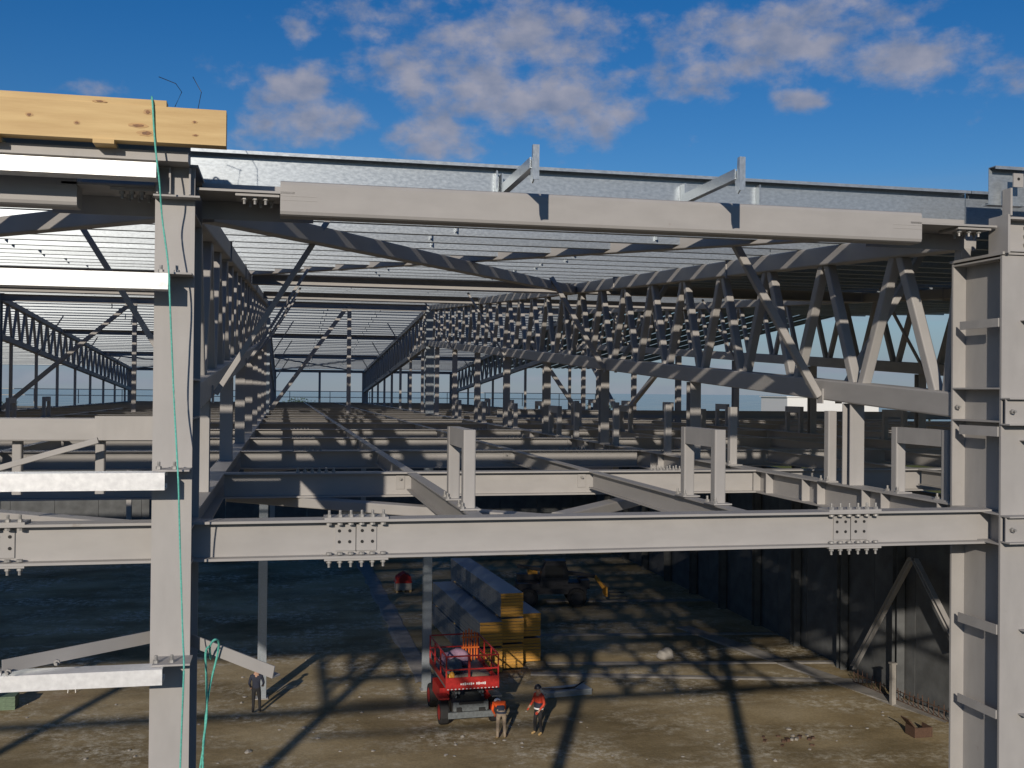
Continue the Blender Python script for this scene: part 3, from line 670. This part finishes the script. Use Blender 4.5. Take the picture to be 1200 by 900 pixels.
# ------------------------------------------------------------------ concrete wall on the right with pilasters, K-brace, rebar upstand
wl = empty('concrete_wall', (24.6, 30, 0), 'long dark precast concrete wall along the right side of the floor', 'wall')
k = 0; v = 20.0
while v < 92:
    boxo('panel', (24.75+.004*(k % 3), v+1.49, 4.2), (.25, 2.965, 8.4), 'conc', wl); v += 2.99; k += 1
for v in [12.3+ROW*i for i in range(3, 17)]:
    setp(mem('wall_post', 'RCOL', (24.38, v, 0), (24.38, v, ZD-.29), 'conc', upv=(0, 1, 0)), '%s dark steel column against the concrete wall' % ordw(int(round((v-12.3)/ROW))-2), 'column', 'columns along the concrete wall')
for nm, a, c, ax in (('far', -58.0, 24.6, 0), ('left', 10.0, 82.0, 1)):  # far and left walls added to keep skylight off the floor
    w2 = empty('concrete_wall', (-15, 82, 0) if ax == 0 else (-58, 40, 0), 'precast concrete wall added to darken the %s side of the hall' % nm, 'wall')
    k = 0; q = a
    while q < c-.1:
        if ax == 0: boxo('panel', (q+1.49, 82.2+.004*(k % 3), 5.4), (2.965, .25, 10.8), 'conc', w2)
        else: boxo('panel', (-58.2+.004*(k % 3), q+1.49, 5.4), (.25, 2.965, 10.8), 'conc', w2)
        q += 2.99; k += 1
kb = empty('wall_brace', (24.1, 40, 4), 'dark inverted-V steel brace in front of the concrete wall', 'brace')
p0, p1, p2 = onU(1000, 782, 24.05), onU(1068, 655, 24.05), onU(1125, 760, 24.05)
mem('bar', 'H20', p0, p1, parent=kb); mem('bar', 'H20', p1+Vector((0, -.25, 0)), p2, parent=kb)
fb = empty('rebar_upstand', onZ(1050, 815, 0), 'low rusty rebar upstand along the foot of the concrete wall', 'rebar')
q0, q1 = onZ(1000, 800, 0), onZ(1118, 850, 0); n_ = 22
for z in (.06, .42): fb_ = mem('rail', 'BAR', q0+Vector((0, 0, z)), q1+Vector((0, 0, z)), 'rust', parent=fb)
for i in range(n_):
    p = q0.lerp(q1, i/(n_-1)); mem('bar', 'BAR', p+Vector((.035, 0, 0)), p+Vector((.035+random.uniform(-.05, .05), random.uniform(-.05, .05), .55+random.uniform(-.08, .1))), 'rust', parent=fb)
pp = onZ(1046, 826, 0); setp(MB().box((pp.x, pp.y, .8), (.18, .18, 1.6), 'concstrip').box((pp.x, pp.y, 1.63), (.24, .24, .06), 'concstrip').obj('marker_post'), 'pale post standing at the foot of the concrete wall', 'post')

# strips of concrete on the floor
def strip(x0, y0, x1, y1, w, label):
    a, c = onZ(x0, y0, 0), onZ(x1, y1, 0); d = (c-a); L = d.length; d.normalize(); nrm = Vector((-d.y, d.x, 0)); mb = MB(); n_ = max(4, int(L/1.2)); b = 0
    for i in range(n_+1):
        p = a.lerp(c, i/n_)
        for s in (-1, 1): mb.v.append(tuple(p+nrm*s*(w/2+random.uniform(-.09, .09)) + Vector((0, 0, .0))))
        for s in (-1, 1): mb.v.append(tuple(p+nrm*s*(w/2-.03+random.uniform(-.09, .0)) + Vector((0, 0, .05))))
    for i in range(n_):
        o_ = i*4
        for q, r_ in ((0, 2), (2, 3), (3, 1)): mb.f.append((o_+q, o_+r_, o_+4+r_, o_+4+q))
    mb.mi = [0]*len(mb.f); mb.mats = ['concstrip']; ob = mb.obj('concrete_strip'); setp(ob, label, 'strip')
strip(425, 660, 500, 800, .9, 'pale concrete strip running back beside the galvanised column')
strip(622, 790, 1115, 800, .5, 'narrow pale concrete strip across the floor behind the workers')
strip(640, 778, 1010, 776, .45, 'narrow pale concrete strip in front of the panel stacks')
strip(560, 745, 1000, 742, .4, 'narrow pale concrete strip beside the panel stacks')
strip(800, 735, 1118, 846, 1.0, 'worn concrete footing along the foot of the wall')
strip(640, 705, 860, 703, .5, 'narrow pale concrete strip by the dark telehandler')

# ------------------------------------------------------------------ panel bundles
base = onZ(600, 785, 0); ang = R(3.8)
Rm = Matrix.Rotation(ang, 4, 'Z')
PW, PH, PL, NP = 1.02, 1.12, 10.0, 8
th = (PH-.08)/NP
pm_ = MB(); x, y, z = PW/2, PL, th-.012
bv = [(-x, 0, 0), (x, 0, 0), (x, y, 0), (-x, y, 0), (-x, 0, z), (x, 0, z), (x, y, z), (-x, y, z)]
pm_.v = bv; pm_.f = [(3, 2, 1, 0), (4, 5, 6, 7), (0, 1, 5, 4), (1, 2, 6, 5), (2, 3, 7, 6), (3, 0, 4, 7)]
pm_.mats = ['film', 'foam', 'filmside']; pm_.mi = [0, 0, 1, 2, 1, 2]; PM = pm_.mesh('panel')
names = {0: 'left', 1: 'middle', 2: 'right'}
for c_, hgt, off in ((0, 2, -.5), (1, 3, 0), (2, 2, .9)):
    for k in range(hgt):
        lb = 'bundle of yellow-ended insulated panels, %s of the %s' % (['bottom', 'middle' if hgt == 3 else 'top', 'top'][k], ['stack behind the red lift', 'three-high stack', 'two-high stack away from the red lift'][c_])
        loc = base + (Rm @ Vector(((c_-1)*1.08+random.uniform(-.02, .02), off+random.uniform(-.08, .08), k*PH)))
        e = empty('panel_bundle', loc, lb, 'bundle', None)
        for s in (.8, 5, 9.2): link('bearer', MB().box((0, s, .035), (PW, .1, .07), 'wood').mesh('bearer'), Matrix.Translation(loc) @ Rm, e)
        for i in range(NP): link('panel', PM, Matrix.Translation(loc+(Rm @ Vector((random.uniform(-.008, .008), random.uniform(-.03, .03), .08+i*th)))) @ Rm, e)

# ------------------------------------------------------------------ scissor lifts
def wheel(parent, p, r, w, rim):
    e = link('wheel', MB().cyl((-w/2, 0, 0), (w/2, 0, 0), r*.62, rim, 18).mesh('rim'), Matrix.Translation(p), parent)
    mb = MB(); n_ = 24; pr = [(-w/2, r*.62), (-w/2, r*.93), (-w*.35, r), (w*.35, r), (w/2, r*.93), (w/2, r*.62)]
    for i in range(n_):
        a = 2*math.pi*i/n_; rr = 1.0 if i % 2 else .965
        mb.v += [(x, q*math.cos(a)*(rr if q == r else 1), q*math.sin(a)*(rr if q == r else 1)) for x, q in pr]
    for i in range(n_):
        for k in range(5):
            mb.f.append((i*6+k, i*6+k+1, ((i+1) % n_)*6+k+1, ((i+1) % n_)*6+k))
    mb.mi = [0]*len(mb.f); mb.mats = ['black']; link('tyre', mb.mesh('tyre'), Matrix.Translation(p), e)
def lift(loc, rz, label, marks):
    e = empty('scissor_lift', (0, 0, 0), label, 'lift')
    mb = MB(); mb.box((0, 1.6, .62), (1.25, 3.0, .42), 'dgrey'); mb.box((0, .06, .42), (1.7, .14, .22), 'dgrey'); mb.box((0, .10, .72), (1.3, .10, .3), 'dgrey'); mb.box((0, .0, .86), (.9, .05, .10), 'black'); mb.box((-.45, .0, .62), (.18, .06, .16), 'black'); mb.box((.4, .0, .60), (.22, .06, .12), 'black'); mb.obj('chassis', e)
    for s in (-1, 1):
        for v in (.45, 2.7): wheel(e, Vector((s*.95, v, .45)), .45, .32, 'red')
        boxo('fender', (s*.98, .42, 1.02), (.36, .7, .06), 'dgrey' if s > 0 else 'red', e)
        boxo('side_box', (s*.84, 1.6, .95), (.36, 1.5, .5), 'red', e)
    for s in (-.5, .5):
        for a in range(3):
            z = 1.0+a*.13
            mem('scissor_arm', 'B08', (s, .35, z), (s, 2.9, z+.13), 'dgrey', e); mem('scissor_arm', 'B08', (s*.78, 2.9, z), (s*.78, .35, z+.13), 'dgrey', e)
    boxo('platform_floor', (0, 1.6, 1.50), (1.95, 3.5, .10), 'dgrey', e)
    p = link('front_panel', MB().box((0, -.16, 1.62), (1.98, .05, .44), 'red').mesh('front_panel'), None, e)
    for s in (-.9,) : pass
    if marks:
        n_ = 12
        for i in range(n_):
            boxo('letter_mark', (-.42+i*.075+(.06 if i > 6 else 0), -.188, 1.60+random.uniform(-.004, .004)), (.05, .006, .055+.02*((i*7) % 3)), 'white', p)
        for i in range(14): boxo('edge_mark', (-.9+i*.138, -.188, 1.425), (.06, .006, .03), 'white', p)
    for s in (-1, 1):
        for v in (-.15, 1.0, 2.2, 3.3): mem('rail_post', 'B05', (s*.96, v, 1.55), (s*.96, v, 2.62), 'red', e, upv=(0, 1, 0))
        for z in (2.05, 2.60): mem('guard_rail', 'B05', (s*.96, -.15, z), (s*.96, 3.3, z), 'red', e)
        boxo('kick_board', (s*.97, 1.6, 1.64), (.03, 3.45, .2), 'red', e)
    for v in (-.15, 3.3):
        for z in (2.12, 2.60): mem('guard_rail', 'B05', (-.96, v, z), (.96, v, z), 'red', e)
    mem('rail_post', 'B08', (-.12, -.15, 1.84), (-.12, -.15, 2.6), 'red', e, upv=(0, 1, 0))
    e.rotation_euler = (0, 0, rz); e.location = loc
    return e
Lp = onZ(552, 851, 0)
lf = lift(Lp, R(2), 'red rough-terrain scissor lift parked in front of the panel stacks', True)
pp = onZ(473, 694, 0); e = empty('covered_pallet', pp, 'pallet of white sacks under a red cover in the shade', 'pallet')
for k in range(3): boxo('bearer', pp+Vector((-.4+.4*k, .4, .06)), (.1, 1.0, .12), 'wood', e)
boxo('sacks', pp+Vector((0, .4, .42)), (.95, .9, .6), 'concstrip', e)
MB().poly([pp+Vector((-.5, -.08, .55)), pp+Vector((.5, -.08, .55)), pp+Vector((.42, -.08, .95)), pp+Vector((.05, -.08, 1.15)), pp+Vector((-.4, -.08, .9))], (0, .96, 0), 'red').obj('cover', e)
# things lying in the lift basket
def inlift(p): return Matrix.Translation(Lp) @ Matrix.Rotation(R(2), 4, 'Z') @ Vector(p)
def sack(loc, sx, sy, sz, m, label, cat, name, rz=0):
    bm = bmesh.new(); bmesh.ops.create_icosphere(bm, subdivisions=3, radius=1)
    for v_ in bm.verts:
        c = v_.co; k = 1+.12*math.sin(c.x*5+c.y*3)+.08*math.sin(c.z*7+c.x*4)
        v_.co = Vector((c.x*sx*k, c.y*sy*k, max(c.z, -.55)*sz*k))
    me = bpy.data.meshes.new(name); bm.to_mesh(me); bm.free(); me.materials.append(MT[m])
    for f in me.polygons: f.use_smooth = True
    o = link(name, me, Matrix.Translation(loc) @ Matrix.Rotation(rz, 4, 'Z')); return setp(o, label, cat)
sack(inlift((.05, .25, 1.67)), .80, .25, .20, 'trous', 'rumpled tan sack lying along the lift basket front', 'sack', 'sack')
sack(inlift((-.35, 1.6, 1.75)), .35, .5, .30, 'dgrey', 'dark tool bag in the lift basket', 'bag', 'tool_bag')
sack(inlift((-.10, 2.6, 1.80)), .60, .45, .36, 'purple', 'mauve folded sheet heaped in the lift basket', 'sheet', 'folded_sheet')
sack(inlift((-.72, .22, 1.70)), .16, .12, .24, 'yellow', 'yellow bag in the corner of the lift basket', 'bag', 'yellow_bag')
e = empty('barrier_stack', inlift((.5, 2.7, 1.55)), 'orange plastic barrier pieces standing in the lift basket', 'barrier')
for k in range(6): boxo('bar', inlift((.25+.11*k, 2.75+.05*(k % 2), 2.25)), (.05, .05, 1.35-.12*abs(k-2)), 'orange', e)
for z in (2.2, 2.6): boxo('crossbar', inlift((.52, 2.71, z)), (.7, .03, .06), 'orange', e)

# ------------------------------------------------------------------ telehandler in the shade
def telehandler(loc, rz):
    e = empty('telehandler', (0, 0, 0), 'dark telehandler with yellow boom parts parked in the shade', 'telehandler')
    mb = MB(); mb.box((0, 0, 1.0), (1.5, 4.0, .6), 'dark'); mb.box((.62, 1.0, 1.35), (.55, 1.8, .6), 'dark'); mb.box((0, -1.9, 1.25), (1.6, .5, .5), 'dark'); mb.obj('body', e)
    c = MB(); c.poly([(-.85, -.9, 1.2), (-.85, .7, 1.2), (-.85, .6, 2.0), (-.85, .35, 2.55), (-.85, -.75, 2.55), (-.85, -.95, 1.9)], (.85, 0, 0), 'dark'); cb = c.obj('cab', e)
    boxo('window', (-.862, -.1, 2.0), (.012, 1.0, .7), 'glass', cb); boxo('cab_roof', (-.43, -.18, 2.58), (.9, 1.2, .05), 'dark', cb)
    for s in (-1, 1):
        for v in (-1.4, 1.35): wheel(e, Vector((s*.95, v, .55)), .55, .38, 'dark')
    mem('boom', 'B20', (.25, 1.9, 2.15), (.25, -2.6, 1.55), 'dark', e); mem('boom_head', 'B20', (.25, -2.6, 1.55), (.25, -3.1, .9), 'yellow', e)
    boxo('fork_carriage', (.25, -3.2, .75), (1.3, .10, .55), 'yellow', e)
    for s in (-.3, .8): boxo('fork', (s, -3.8, .5), (.12, 1.2, .05), 'dark', e)
    boxo('engine_cover', (.62, 1.0, 1.68), (.5, .55, .45), 'yellow', e)
    e.rotation_euler = (0, 0, rz); e.location = loc
telehandler(onZ(650, 712, 0)+Vector((0, 1.0, 0)), R(82))

# ------------------------------------------------------------------ people
def skinned(joints, edges, rad, sub=2):
    me = bpy.data.meshes.new('tmp'); names_ = list(joints); idx = {k_: i for i, k_ in enumerate(names_)}
    me.from_pydata([joints[k_] for k_ in names_], [(idx[a], idx[b_]) for a, b_ in edges], [])
    o = bpy.data.objects.new('tmp', me); COL.objects.link(o)
    md = o.modifiers.new('skin', 'SKIN'); md.use_smooth_shade = True
    if not me.skin_vertices: 
        bm = bmesh.new(); bm.from_mesh(me); bm.verts.layers.skin.verify(); bm.to_mesh(me); bm.free()
    for k_ in names_:
        sv = me.skin_vertices[0].data[idx[k_]]; r_ = rad[k_]; sv.radius = r_ if isinstance(r_, tuple) else (r_, r_); sv.use_root = (k_ == 'pelvis')
    ms = o.modifiers.new('sub', 'SUBSURF'); ms.levels = sub; ms.render_levels = sub
    dg = bpy.context.evaluated_depsgraph_get(); dg.update()
    res = bpy.data.meshes.new_from_object(o.evaluated_get(dg)); bpy.data.objects.remove(o)
    return res
def person(loc, rz, label, J, mats_, cloth):
    rad = dict(pelvis=(.15, .12), waist=(.14, .11), chest=(.17, .12), neck=.058, head=(.078, .09), crown=(.075, .085), nose=.02)
    ed = [('pelvis', 'waist'), ('waist', 'chest'), ('chest', 'neck'), ('neck', 'head'), ('head', 'crown'), ('head', 'nose')]
    J = dict(J)
    h, n_ = Vector(J['head']), Vector(J['neck']); dh = (h-n_).normalized()
    J['crown'] = tuple(h+dh*.10); J['nose'] = tuple(h+Vector(J.pop('look'))*.10)
    for s, q in (('L', 1), ('R', -1)):
        ed += [('pelvis', 'hip'+s), ('hip'+s, 'knee'+s), ('knee'+s, 'ank'+s), ('ank'+s, 'toe'+s), ('chest', 'sh'+s), ('sh'+s, 'elb'+s), ('elb'+s, 'wri'+s), ('wri'+s, 'palm'+s)]
        rad.update({'hip'+s: .098, 'knee'+s: .066, 'ank'+s: .052, 'toe'+s: (.045, .035), 'sh'+s: .068, 'elb'+s: .05, 'wri'+s: .034, 'palm'+s: (.038, .022)})
        w, pl = Vector(J['wri'+s]), Vector(J['elb'+s]); d = (w-pl).normalized(); J['palm'+s] = tuple(w+d*.08)
        side = d.cross(Vector((0, 1, .2))).normalized(); 
        for i, (o_, l_) in enumerate(((-.035, .06), (-.012, .08), (.012, .085), (.035, .07))):
            k0 = 'fb%d%s' % (i, s); k1 = 'f%d%s' % (i, s); J[k0] = tuple(w+d*.12+side*o_); J[k1] = tuple(w+d*(.12+l_)+side*o_*1.2+Vector((0, -.02, -.01))); rad[k0] = .010; rad[k1] = .008; ed += [('palm'+s, k0), (k0, k1)]
        J['th'+s] = tuple(w+d*.09+side*.06*q+Vector((0, -.03, 0))); rad['th'+s] = .010; ed.append(('wri'+s, 'th'+s))
    me = skinned(J, ed, rad)
    keys = ['torso', 'legs', 'boots', 'skin', 'hips']; 
    for k_ in keys: me.materials.append(MT[mats_[k_]])
    seg = [(a, b_) for a, b_ in ed]
    def cls(a, b_):
        if 'toe' in b_ : return 2
        if 'ank' in b_ : return 1
        if 'hip' in b_ or 'knee' in b_: return 1
        if b_ in ('neck', 'head', 'crown', 'nose') or 'palm' in a or 'palm' in b_ or b_.startswith('th') or 'wri' in a: return 3
        return 0
    def dist(p, a, b_):
        a, b_ = Vector(J[a]), Vector(J[b_]); d = b_-a; s = max(0, min(1, (p-a).dot(d)/max(d.length_squared, 1e-9))); return (p-a-d*s).length
    for f in me.polygons:
        c = f.center; best = min(seg, key=lambda e_: dist(c, *e_)); f.material_index = cls(*best); f.use_smooth = True
        if f.material_index == 0 and best[0] == 'pelvis': f.material_index = 4
    mw = Matrix.Translation(loc) @ Matrix.Rotation(rz, 4, 'Z')
    o = link('person', me, mw); setp(o, label, 'person')
    # helmet with brim
    if mats_.get('helmet'):
        bm = bmesh.new(); bmesh.ops.create_uvsphere(bm, u_segments=18, v_segments=10, radius=.125)
        for v_ in bm.verts:
            if v_.co.z < 0: v_.co.z *= .12; v_.co.x *= 1.12; v_.co.y *= 1.2
        m2 = bpy.data.meshes.new('helmet'); bm.to_mesh(m2); bm.free(); m2.materials.append(MT[mats_['helmet']])
        for f in m2.polygons: f.use_smooth = True
        rotm = dh.to_track_quat('Z', 'Y').to_matrix().to_4x4()
        link('helmet', m2, mw @ Matrix.Translation(h+dh*.075) @ rotm, o)
    for (m_, rings) in cloth:     # garment shells: stacked elliptical rings (centre, rx, ry)
        mb = MB(); n_ = 18
        for (c, rx, ry) in rings: mb.v += [(c[0]+rx*math.cos(2*math.pi*i/n_), c[1]+ry*math.sin(2*math.pi*i/n_), c[2]) for i in range(n_)]
        for k_ in range(len(rings)-1):
            for i in range(n_): mb.f.append((k_*n_+i, k_*n_+(i+1) % n_, (k_+1)*n_+(i+1) % n_, (k_+1)*n_+i))
        mb.mi = [0]*len(mb.f); mb.mats = [m_]; me2 = mb.mesh('band')
        for f in me2.polygons: f.use_smooth = True
        link('clothing_band', me2, mw, o)
    return o
stand = dict(pelvis=(0, 0, .95), waist=(0, 0, 1.12), chest=(0, .01, 1.36), neck=(0, 0, 1.50), head=(0, -.03, 1.61), look=(0, -1, -.1),
             hipL=(.09, 0, .90), kneeL=(.10, -.02, .50), ankL=(.11, .03, .09), toeL=(.13, -.13, .045), hipR=(-.09, 0, .90), kneeR=(-.12, -.06, .50), ankR=(-.14, -.04, .09), toeR=(-.16, -.20, .045),
             shL=(.19, .01, 1.41), elbL=(.26, .02, 1.13), wriL=(.20, -.14, .96), shR=(-.19, .01, 1.41), elbR=(-.27, -.02, 1.14), wriR=(-.24, -.18, 1.02))
person(onZ(631, 861, 0), R(-60), 'worker in a red and navy vest with dark helmet and tan boots standing', stand, dict(torso='redvest', legs='dtrous', boots='boot', skin='skin', hips='navy', helmet='dark'),
       [('navy', [((0, 0, .99), .185, .155), ((0, 0, 1.08), .175, .145), ((0, 0, 1.16), .168, .138)]), ('reflect', [((0, 0, .93), .192, .162), ((0, 0, .985), .188, .158)])])
bend = dict(pelvis=(0, .02, .93), waist=(0, -.14, 1.08), chest=(0, -.36, 1.17), neck=(0, -.50, 1.18), head=(0, -.62, 1.13), look=(0, -.4, -1),
            hipL=(.095, .02, .89), kneeL=(.12, .0, .49), ankL=(.13, .04, .09), toeL=(.15, -.13, .045), hipR=(-.095, .02, .89), kneeR=(-.12, .0, .49), ankR=(-.13, .04, .09), toeR=(-.15, -.13, .045),
            shL=(.19, -.40, 1.16), elbL=(.22, -.46, .90), wriL=(.12, -.62, .72), shR=(-.19, -.40, 1.16), elbR=(-.22, -.46, .90), wriR=(-.12, -.62, .72))
person(onZ(587, 866, 0), R(180), 'worker in a bright orange top bending forward beside the red lift', bend, dict(torso='vest', legs='trous', boots='boot', skin='skin', hips='navy', helmet='white'),
       [('navy', [((0, .03, .93), .19, .17), ((0, .0, 1.0), .185, .17)])])
person(onZ(300, 836, 0), R(180), 'worker in dark clothes standing behind the loose angle end', stand, dict(torso='navy', legs='dtrous', boots='dark', skin='skin', hips='navy', helmet='dark'), [])

# ------------------------------------------------------------------ small things on the floor
pp = onZ(664, 818, 0)
e = empty('steel_plate_stack', pp, 'low stack of grey steel plates lying behind the standing worker', 'plates')
for k in range(3): link('plate', MB().box((0, 0, 0), (2.2-.1*k, .8, .07), 'galv').mesh('plate'), Matrix.Translation(pp+Vector((.05*k, .6, .036+.075*k))) @ Matrix.Rotation(R(6+2*k), 4, 'Z'), e)
setp(MB().tube([pp+Vector((-.9, .5, .27)), pp+Vector((-.2, .45, .25)), pp+Vector((.5, .6, .25)), pp+Vector((.95, .8, .42))], .03, 'black').obj('hose'), 'black hose lying on the steel plates', 'hose')
pp = onZ(6, 832, 0); e = empty('crate', pp, 'green crate on the earth floor left of the roped column', 'crate')
boxo('box', pp+Vector((-.2, .3, .25)), (1.1, .7, .5), 'green', e)
for k in range(3): boxo('slat', pp+Vector((-.2, -.06, .1+.15*k)), (1.12, .02, .08), 'green', e)
pp = onZ(84, 812, 0); e = empty('bucket', pp, 'dark red drum on a stand left of the roped column', 'bucket')
mb = MB(); mb.cyl(pp+Vector((0, 0, .25)), pp+Vector((0, 0, .75)), .22, 'red', 16, .25); mb.obj('drum', e)
for s in (-.15, .15): mem('leg', 'BAR', pp+Vector((s, 0, 0)), pp+Vector((s*.8, 0, .26)), 'white', e)
rr = random.Random(3)
for k in range(110):
    x, y = rr.uniform(20, 1105), rr.uniform(772, 899); pp = onZ(x, y, 0); s = rr.uniform(.03, .10)*(1.5 if k % 9 == 0 else 1)
    bm = bmesh.new(); bmesh.ops.create_icosphere(bm, subdivisions=1, radius=s)
    for v_ in bm.verts: v_.co = Vector((v_.co.x*rr.uniform(.7, 1.3), v_.co.y*rr.uniform(.7, 1.3), max(-.02, v_.co.z*rr.uniform(.4, .8))))
    me = bpy.data.meshes.new('stone'); bm.to_mesh(me); bm.free(); me.materials.append(MT['concstrip'])
    setp(link('stone', me, Matrix.Translation(pp)), 'pale stone lying on the earth floor', 'stone', 'stones on the earth floor')
pp = onZ(780, 772, 0); sack(pp+Vector((0, 0, .18)), .38, .3, .30, 'concstrip', 'pale bulging bag on the earth floor right of the panel stacks', 'bag', 'bag')
pp = onZ(1082, 865, 0); setp(MB().box(pp+Vector((0, 0, .2)), (.7, .04, .35), 'rust').box(pp+Vector((-.33, .3, .2)), (.04, .55, .35), 'rust').box(pp+Vector((.33, .3, .2)), (.04, .55, .35), 'rust').box(pp+Vector((0, .3, .05)), (.6, .55, .03), 'rust').poly([pp+Vector((-.35, -.02, .38)), pp+Vector((-.30, -.02, .38)), pp+Vector((-.62, -.1, .72)), pp+Vector((-.66, -.1, .70))], (0, .5, 0), 'rust').obj('rusty_crate'), 'rusty open crate on the floor near the wall foot', 'crate')
pp = onZ(930, 868, 0)
e = empty('brick_heap', pp, 'heap of red brick rubble on the earth floor', 'rubble')
for k in range(16):
    s = rr.uniform(.06, .13); link('brick', MB().box((0, 0, 0), (s*2, s, s*.8), 'rust' if k % 5 else 'concstrip').mesh('brick'), Matrix.Translation(pp+Vector((rr.gauss(0, .7), rr.gauss(0, .35), s*.35))) @ Matrix.Rotation(rr.uniform(0, 3), 4, 'Z'), e)

# ------------------------------------------------------------------ far surroundings
wh = empty('white_warehouse', (0, 0, 0), 'distant low white warehouse beyond the deck', 'building')
pp = onZ(964, 482, 0); dd = 330.0; d = ray(964, 480); pp = CAMP + d*(dd/d.y); zt = (CAMP+ray(964, 466)*(dd/ray(964, 466).y)).z
wh.location = (pp.x, pp.y, 0)
boxo('wall', (pp.x+4, pp.y+10, zt/2), (34, 20, zt), 'white', wh); boxo('roof', (pp.x+4, pp.y+10, zt+.2), (35, 21, .4), 'white', wh)
for k in range(6): boxo('door', (pp.x-10+5.2*k, pp.y-.03, 2.2), (3, .1, 4.4), 'dgrey', wh)
wm = bpy.data.meshes.new('water'); n_ = 96
wm.from_pydata([(r_*math.cos(2*math.pi*i/n_), r_*math.sin(2*math.pi*i/n_)+30, .05) for r_ in (400, 8000) for i in range(n_)], [], [(i, n_+i, n_+(i+1) % n_, (i+1) % n_) for i in range(n_)])
MT['water'] = mat('sky_mirror_water', (.05, .08, .11), .12, 0, .2, .02, .05); wm.materials.append(MT['water'])
setp(link('water', wm), kind='structure')  # added water sheet, mirrors the sky colour below the horizon
def tree(loc, h, seed):
    r_ = random.Random(seed); e = empty('tree', loc, 'small distant dark tree on the horizon', 'tree', 'distant trees')
    mb = MB(); mb.cyl(loc, Vector(loc)+Vector((0, 0, h*.55)), h*.03, 'bark', 8, h*.015)
    for k in range(5):
        a = r_.uniform(0, 6.3); mb.cyl(Vector(loc)+Vector((0, 0, h*(.3+.05*k))), Vector(loc)+Vector((math.cos(a)*h*.25, math.sin(a)*h*.25, h*(.55+.06*k))), h*.014, 'bark', 6, h*.005)
    mb.obj('trunk', e); mb = MB()
    cl_ = [(Vector((r_.gauss(0, .17), r_.gauss(0, .17), r_.uniform(.45, .92)))*h, h*r_.uniform(.08, .15)) for _ in range(14)]
    for c, rr_ in cl_:
        for _ in range(90):
            p = Vector(loc)+c+Vector((r_.gauss(0, 1), r_.gauss(0, 1), r_.gauss(0, .8)))*rr_*.6; s = h*.03
            b_ = len(mb.v); 
            for _k in range(3): mb.v.append(tuple(p+Vector((r_.uniform(-s, s), r_.uniform(-s, s), r_.uniform(-s, s)))))
            mb.f.append((b_, b_+1, b_+2)); mb.mi.append(0)
    mb.mats = ['leaf']; mb.obj('crown', e)
for i, (x, dist_, h) in enumerate(((343, 230, 9.6), (351, 232, 10.3), (357, 236, 9.2), (20, 240, 9.0), (710, 300, 10), (1090, 330, 10))):
    d = ray(x, 470); p = CAMP+d*(dist_/d.y); tree((p.x, p.y, 0), h, 40+i)
